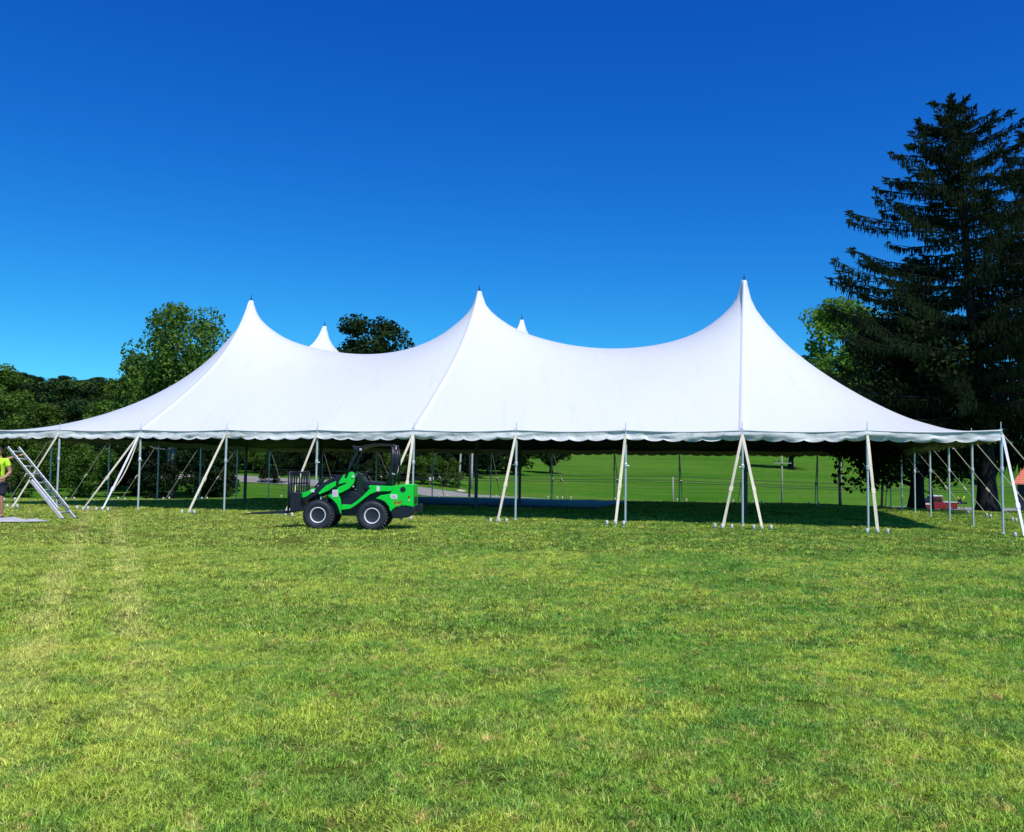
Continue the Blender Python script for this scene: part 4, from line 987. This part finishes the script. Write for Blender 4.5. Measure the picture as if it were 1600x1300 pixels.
sh = [(0, 0, .93, .155, .135), (.09, 0, .84, .115), (.12, -.02, .55, .105), (-.09, 0, .84, .115), (-.12, 0, .55, .105)]
skin_body('shorts', sh, [(0, 1), (1, 2), (0, 3), (3, 4)], M_['shorts'], per)
for s, yy in ((1, -.03), (-1, 0)):
    skin_body('shoe', [(s*.115, yy+.09, .05, .05), (s*.125, yy-.03, .045, .052), (s*.14, yy-.16, .035, .04)], [(0, 1), (1, 2)], M_['shoe'], per)
b = BM(); bmesh.ops.create_icosphere(b, subdivisions=4, radius=.1)
for v in b.verts:
    c = v.co; c.z *= 1.22; c.x *= .86
    if c.z < 0: c.x *= 1+.25*c.z/.1; c.y *= 1+.12*c.z/.1
    n1 = math.exp(-((c.x)**2+(c.z+.01)**2*.6)/.0003)*(c.y < 0); c.y -= .024*n1
    for ex in (-.032, .032):
        c.y += .010*math.exp(-((c.x-ex)**2+(c.z-.018)**2)/.00022)*(c.y < 0)
    c.y -= .007*math.exp(-(c.x**2*.5+(c.z+.055)**2*3)/.0003)*(c.y < 0)
for s in (-1, 1): lathe(b, [(.012, 0), (.024, .006), (.02, .016)], 10, (s*.082, .012, .0), 'x')
HR = Matrix.Translation((-.02, -.03, 1.655))@Matrix.Rotation(R(-38), 4, 'Z')@Matrix.Rotation(R(12), 4, 'X')
bmesh.ops.transform(b, matrix=HR, verts=b.verts); hd = obj('head', b, M_['skin'], per, True)
b = BM()
for ex in (-.032, .032): bmesh.ops.create_uvsphere(b, u_segments=10, v_segments=8, radius=.012, matrix=HR@Matrix.Translation((ex, -.083, .018)))
obj('eye', b, M_['cap'], hd, True)
b = BM(); bmesh.ops.create_icosphere(b, subdivisions=3, radius=.108)
for v in b.verts: v.co.z *= 1.18; v.co.x *= .9
bmesh.ops.delete(b, geom=[v for v in b.verts if v.co.z < -.03+.6*max(0, -v.co.y)], context='VERTS')
bmesh.ops.transform(b, matrix=HR@Matrix.Translation((0, .006, .008)), verts=b.verts); obj('hair', b, M_['hair'], hd, True)
def hand(px_, dirv, palm, par):
    d = Vector(dirv).normalized(); s = Vector(palm).normalized(); s = (s-d*s.dot(d)).normalized(); c = d.cross(s)
    p = Vector(px_); J = [(*p, .026), (*(p+d*.05), .030), (*(p+d*.085), .027)]; E_ = [(0, 1), (1, 2)]
    for i, (o_, L) in enumerate(((-.03, .065), (-.010, .075), (.011, .07), (.030, .055))):
        a = p+d*.085+c*o_; k_ = len(J); J += [(*(a+d*.005), .010), (*(a+d*L*.5+s*.012), .009), (*(a+d*L*.8+s*.04), .008)]; E_ += [(2, k_), (k_, k_+1), (k_+1, k_+2)]
    k_ = len(J); J += [(*(p+d*.035-c*.035), .011), (*(p+d*.065-c*.055+s*.02), .009)]; E_ += [(1, k_), (k_, k_+1)]
    skin_body('hand', J, E_, M_['skin'], par, 1)
hand((.10, -.22, .96), (-.8, -.4, -.2), (0, 1, -.3), per)
hand((.22, .46, 1.56), (.8, .5, .35), (0, 0, -1), per)

# ------------------------------------------------------------------ ladder
LYd = 22.25
lx0, lx1 = xat(107, LYd, 808), xat(9, LYd, 705)
A0 = Vector((lx0, LYd-.12, h1(lx0, LYd))); A1 = Vector((lx1, LYd-.02, 1.74))
side_v = Vector((.12, .37, 0))
lad = empty('extension_ladder', tuple(A0), 0, label='aluminium extension ladder leaning towards the person at the left', cat='ladder')
dl = (A1-A0); dn = dl.normalized()
def lrail(t0, t1, off, up, w_, th, mat, nm='rail'):
    a = dl*t0+side_v*off+up; c = dl*t1+side_v*off+up; b = BM(); L = (c-a).length
    box(b, -th/2, th/2, -w_/2, w_/2, 0, L); bevel(b, .004, 1)
    z = (c-a).normalized(); xx = side_v.normalized(); xx = (xx-z*xx.dot(z)).normalized(); yy = z.cross(xx)
    bmesh.ops.transform(b, matrix=Matrix.Translation(a)@Matrix((xx, yy, z)).transposed().to_4x4(), verts=b.verts)
    return obj(nm, b, M_[mat], lad)
upn = Vector((dn.z, 0, -dn.x)).normalized()*.055
if upn.z < 0: upn = -upn
lrail(0, .56, 0, Vector(), .085, .03, 'rail'); lrail(0, .56, 1, Vector(), .085, .03, 'ladder')
lrail(.13, 1.0, .08, upn, .07, .026, 'ladder'); lrail(.13, 1.0, .92, upn, .07, .026, 'ladder')
for i in range(1, 10):
    t = i/9.6; b = BM(); o_ = dl*t+(upn if t > .56 else Vector())
    tube(b, [o_+side_v*.04, o_+side_v*.96], .019, 8); obj('rung', b, M_['ladder'], lad, True)
for s in (0, 1):
    b = BM(); c = side_v*s; box(b, c.x-.05, c.x+.06, c.y-.035, c.y+.035, -.0, .05); bevel(b, .01); obj('foot', b, M_['black'], lad)
b = BM(); o_ = dl*.56; tube(b, [o_-side_v*.06+upn*.4, o_+side_v*1.06+upn*.4], .03, 6); obj('bracket', b, M_['black'], lad)
for t in (.30, .42): b = BM(); o_ = dl*t+upn; box(b, o_.x+side_v.x-.05, o_.x+side_v.x+.05, o_.y+side_v.y-.04, o_.y+side_v.y+.02, o_.z-.05, o_.z+.05); bevel(b, .01); obj('rung_lock', b, M_['steel'], lad)

# ------------------------------------------------------------------ tarp on the grass
tw = xat(4, 20.7, 812); V_ = []; n1, n2 = 60, 26
for i in range(n1):
    for j in range(n2):
        a = i/(n1-1)*2-1; c = j/(n2-1)*2-1
        rr_ = 1+.10*math.sin(3*math.atan2(c, a)+1)+.06*math.sin(7*math.atan2(c, a))
        m_ = max(abs(a), abs(c)); l_ = math.hypot(a, c) or 1; k_ = m_/l_*rr_
        x = a*k_*.92; y = c*k_*.50; e_ = 1-(m_**4)
        z = .05+e_*(.05+.05*noise.noise(Vector((x*3, y*4, 0)))+.02*noise.noise(Vector((x*9, y*12, 3))))
        V_.append((tw+x, 20.75+y, h1(tw+x, 20.75+y)+z))
ii = np.arange(len(V_)).reshape(n1, n2)
obj('tarp', npmesh('tarp', V_, np.stack([ii[:-1, :-1], ii[1:, :-1], ii[1:, 1:], ii[:-1, 1:]], -1).reshape(-1, 4), M_['tarp'], True), label='crumpled pale grey tarp lying flat on the grass at the left edge', cat='tarp')
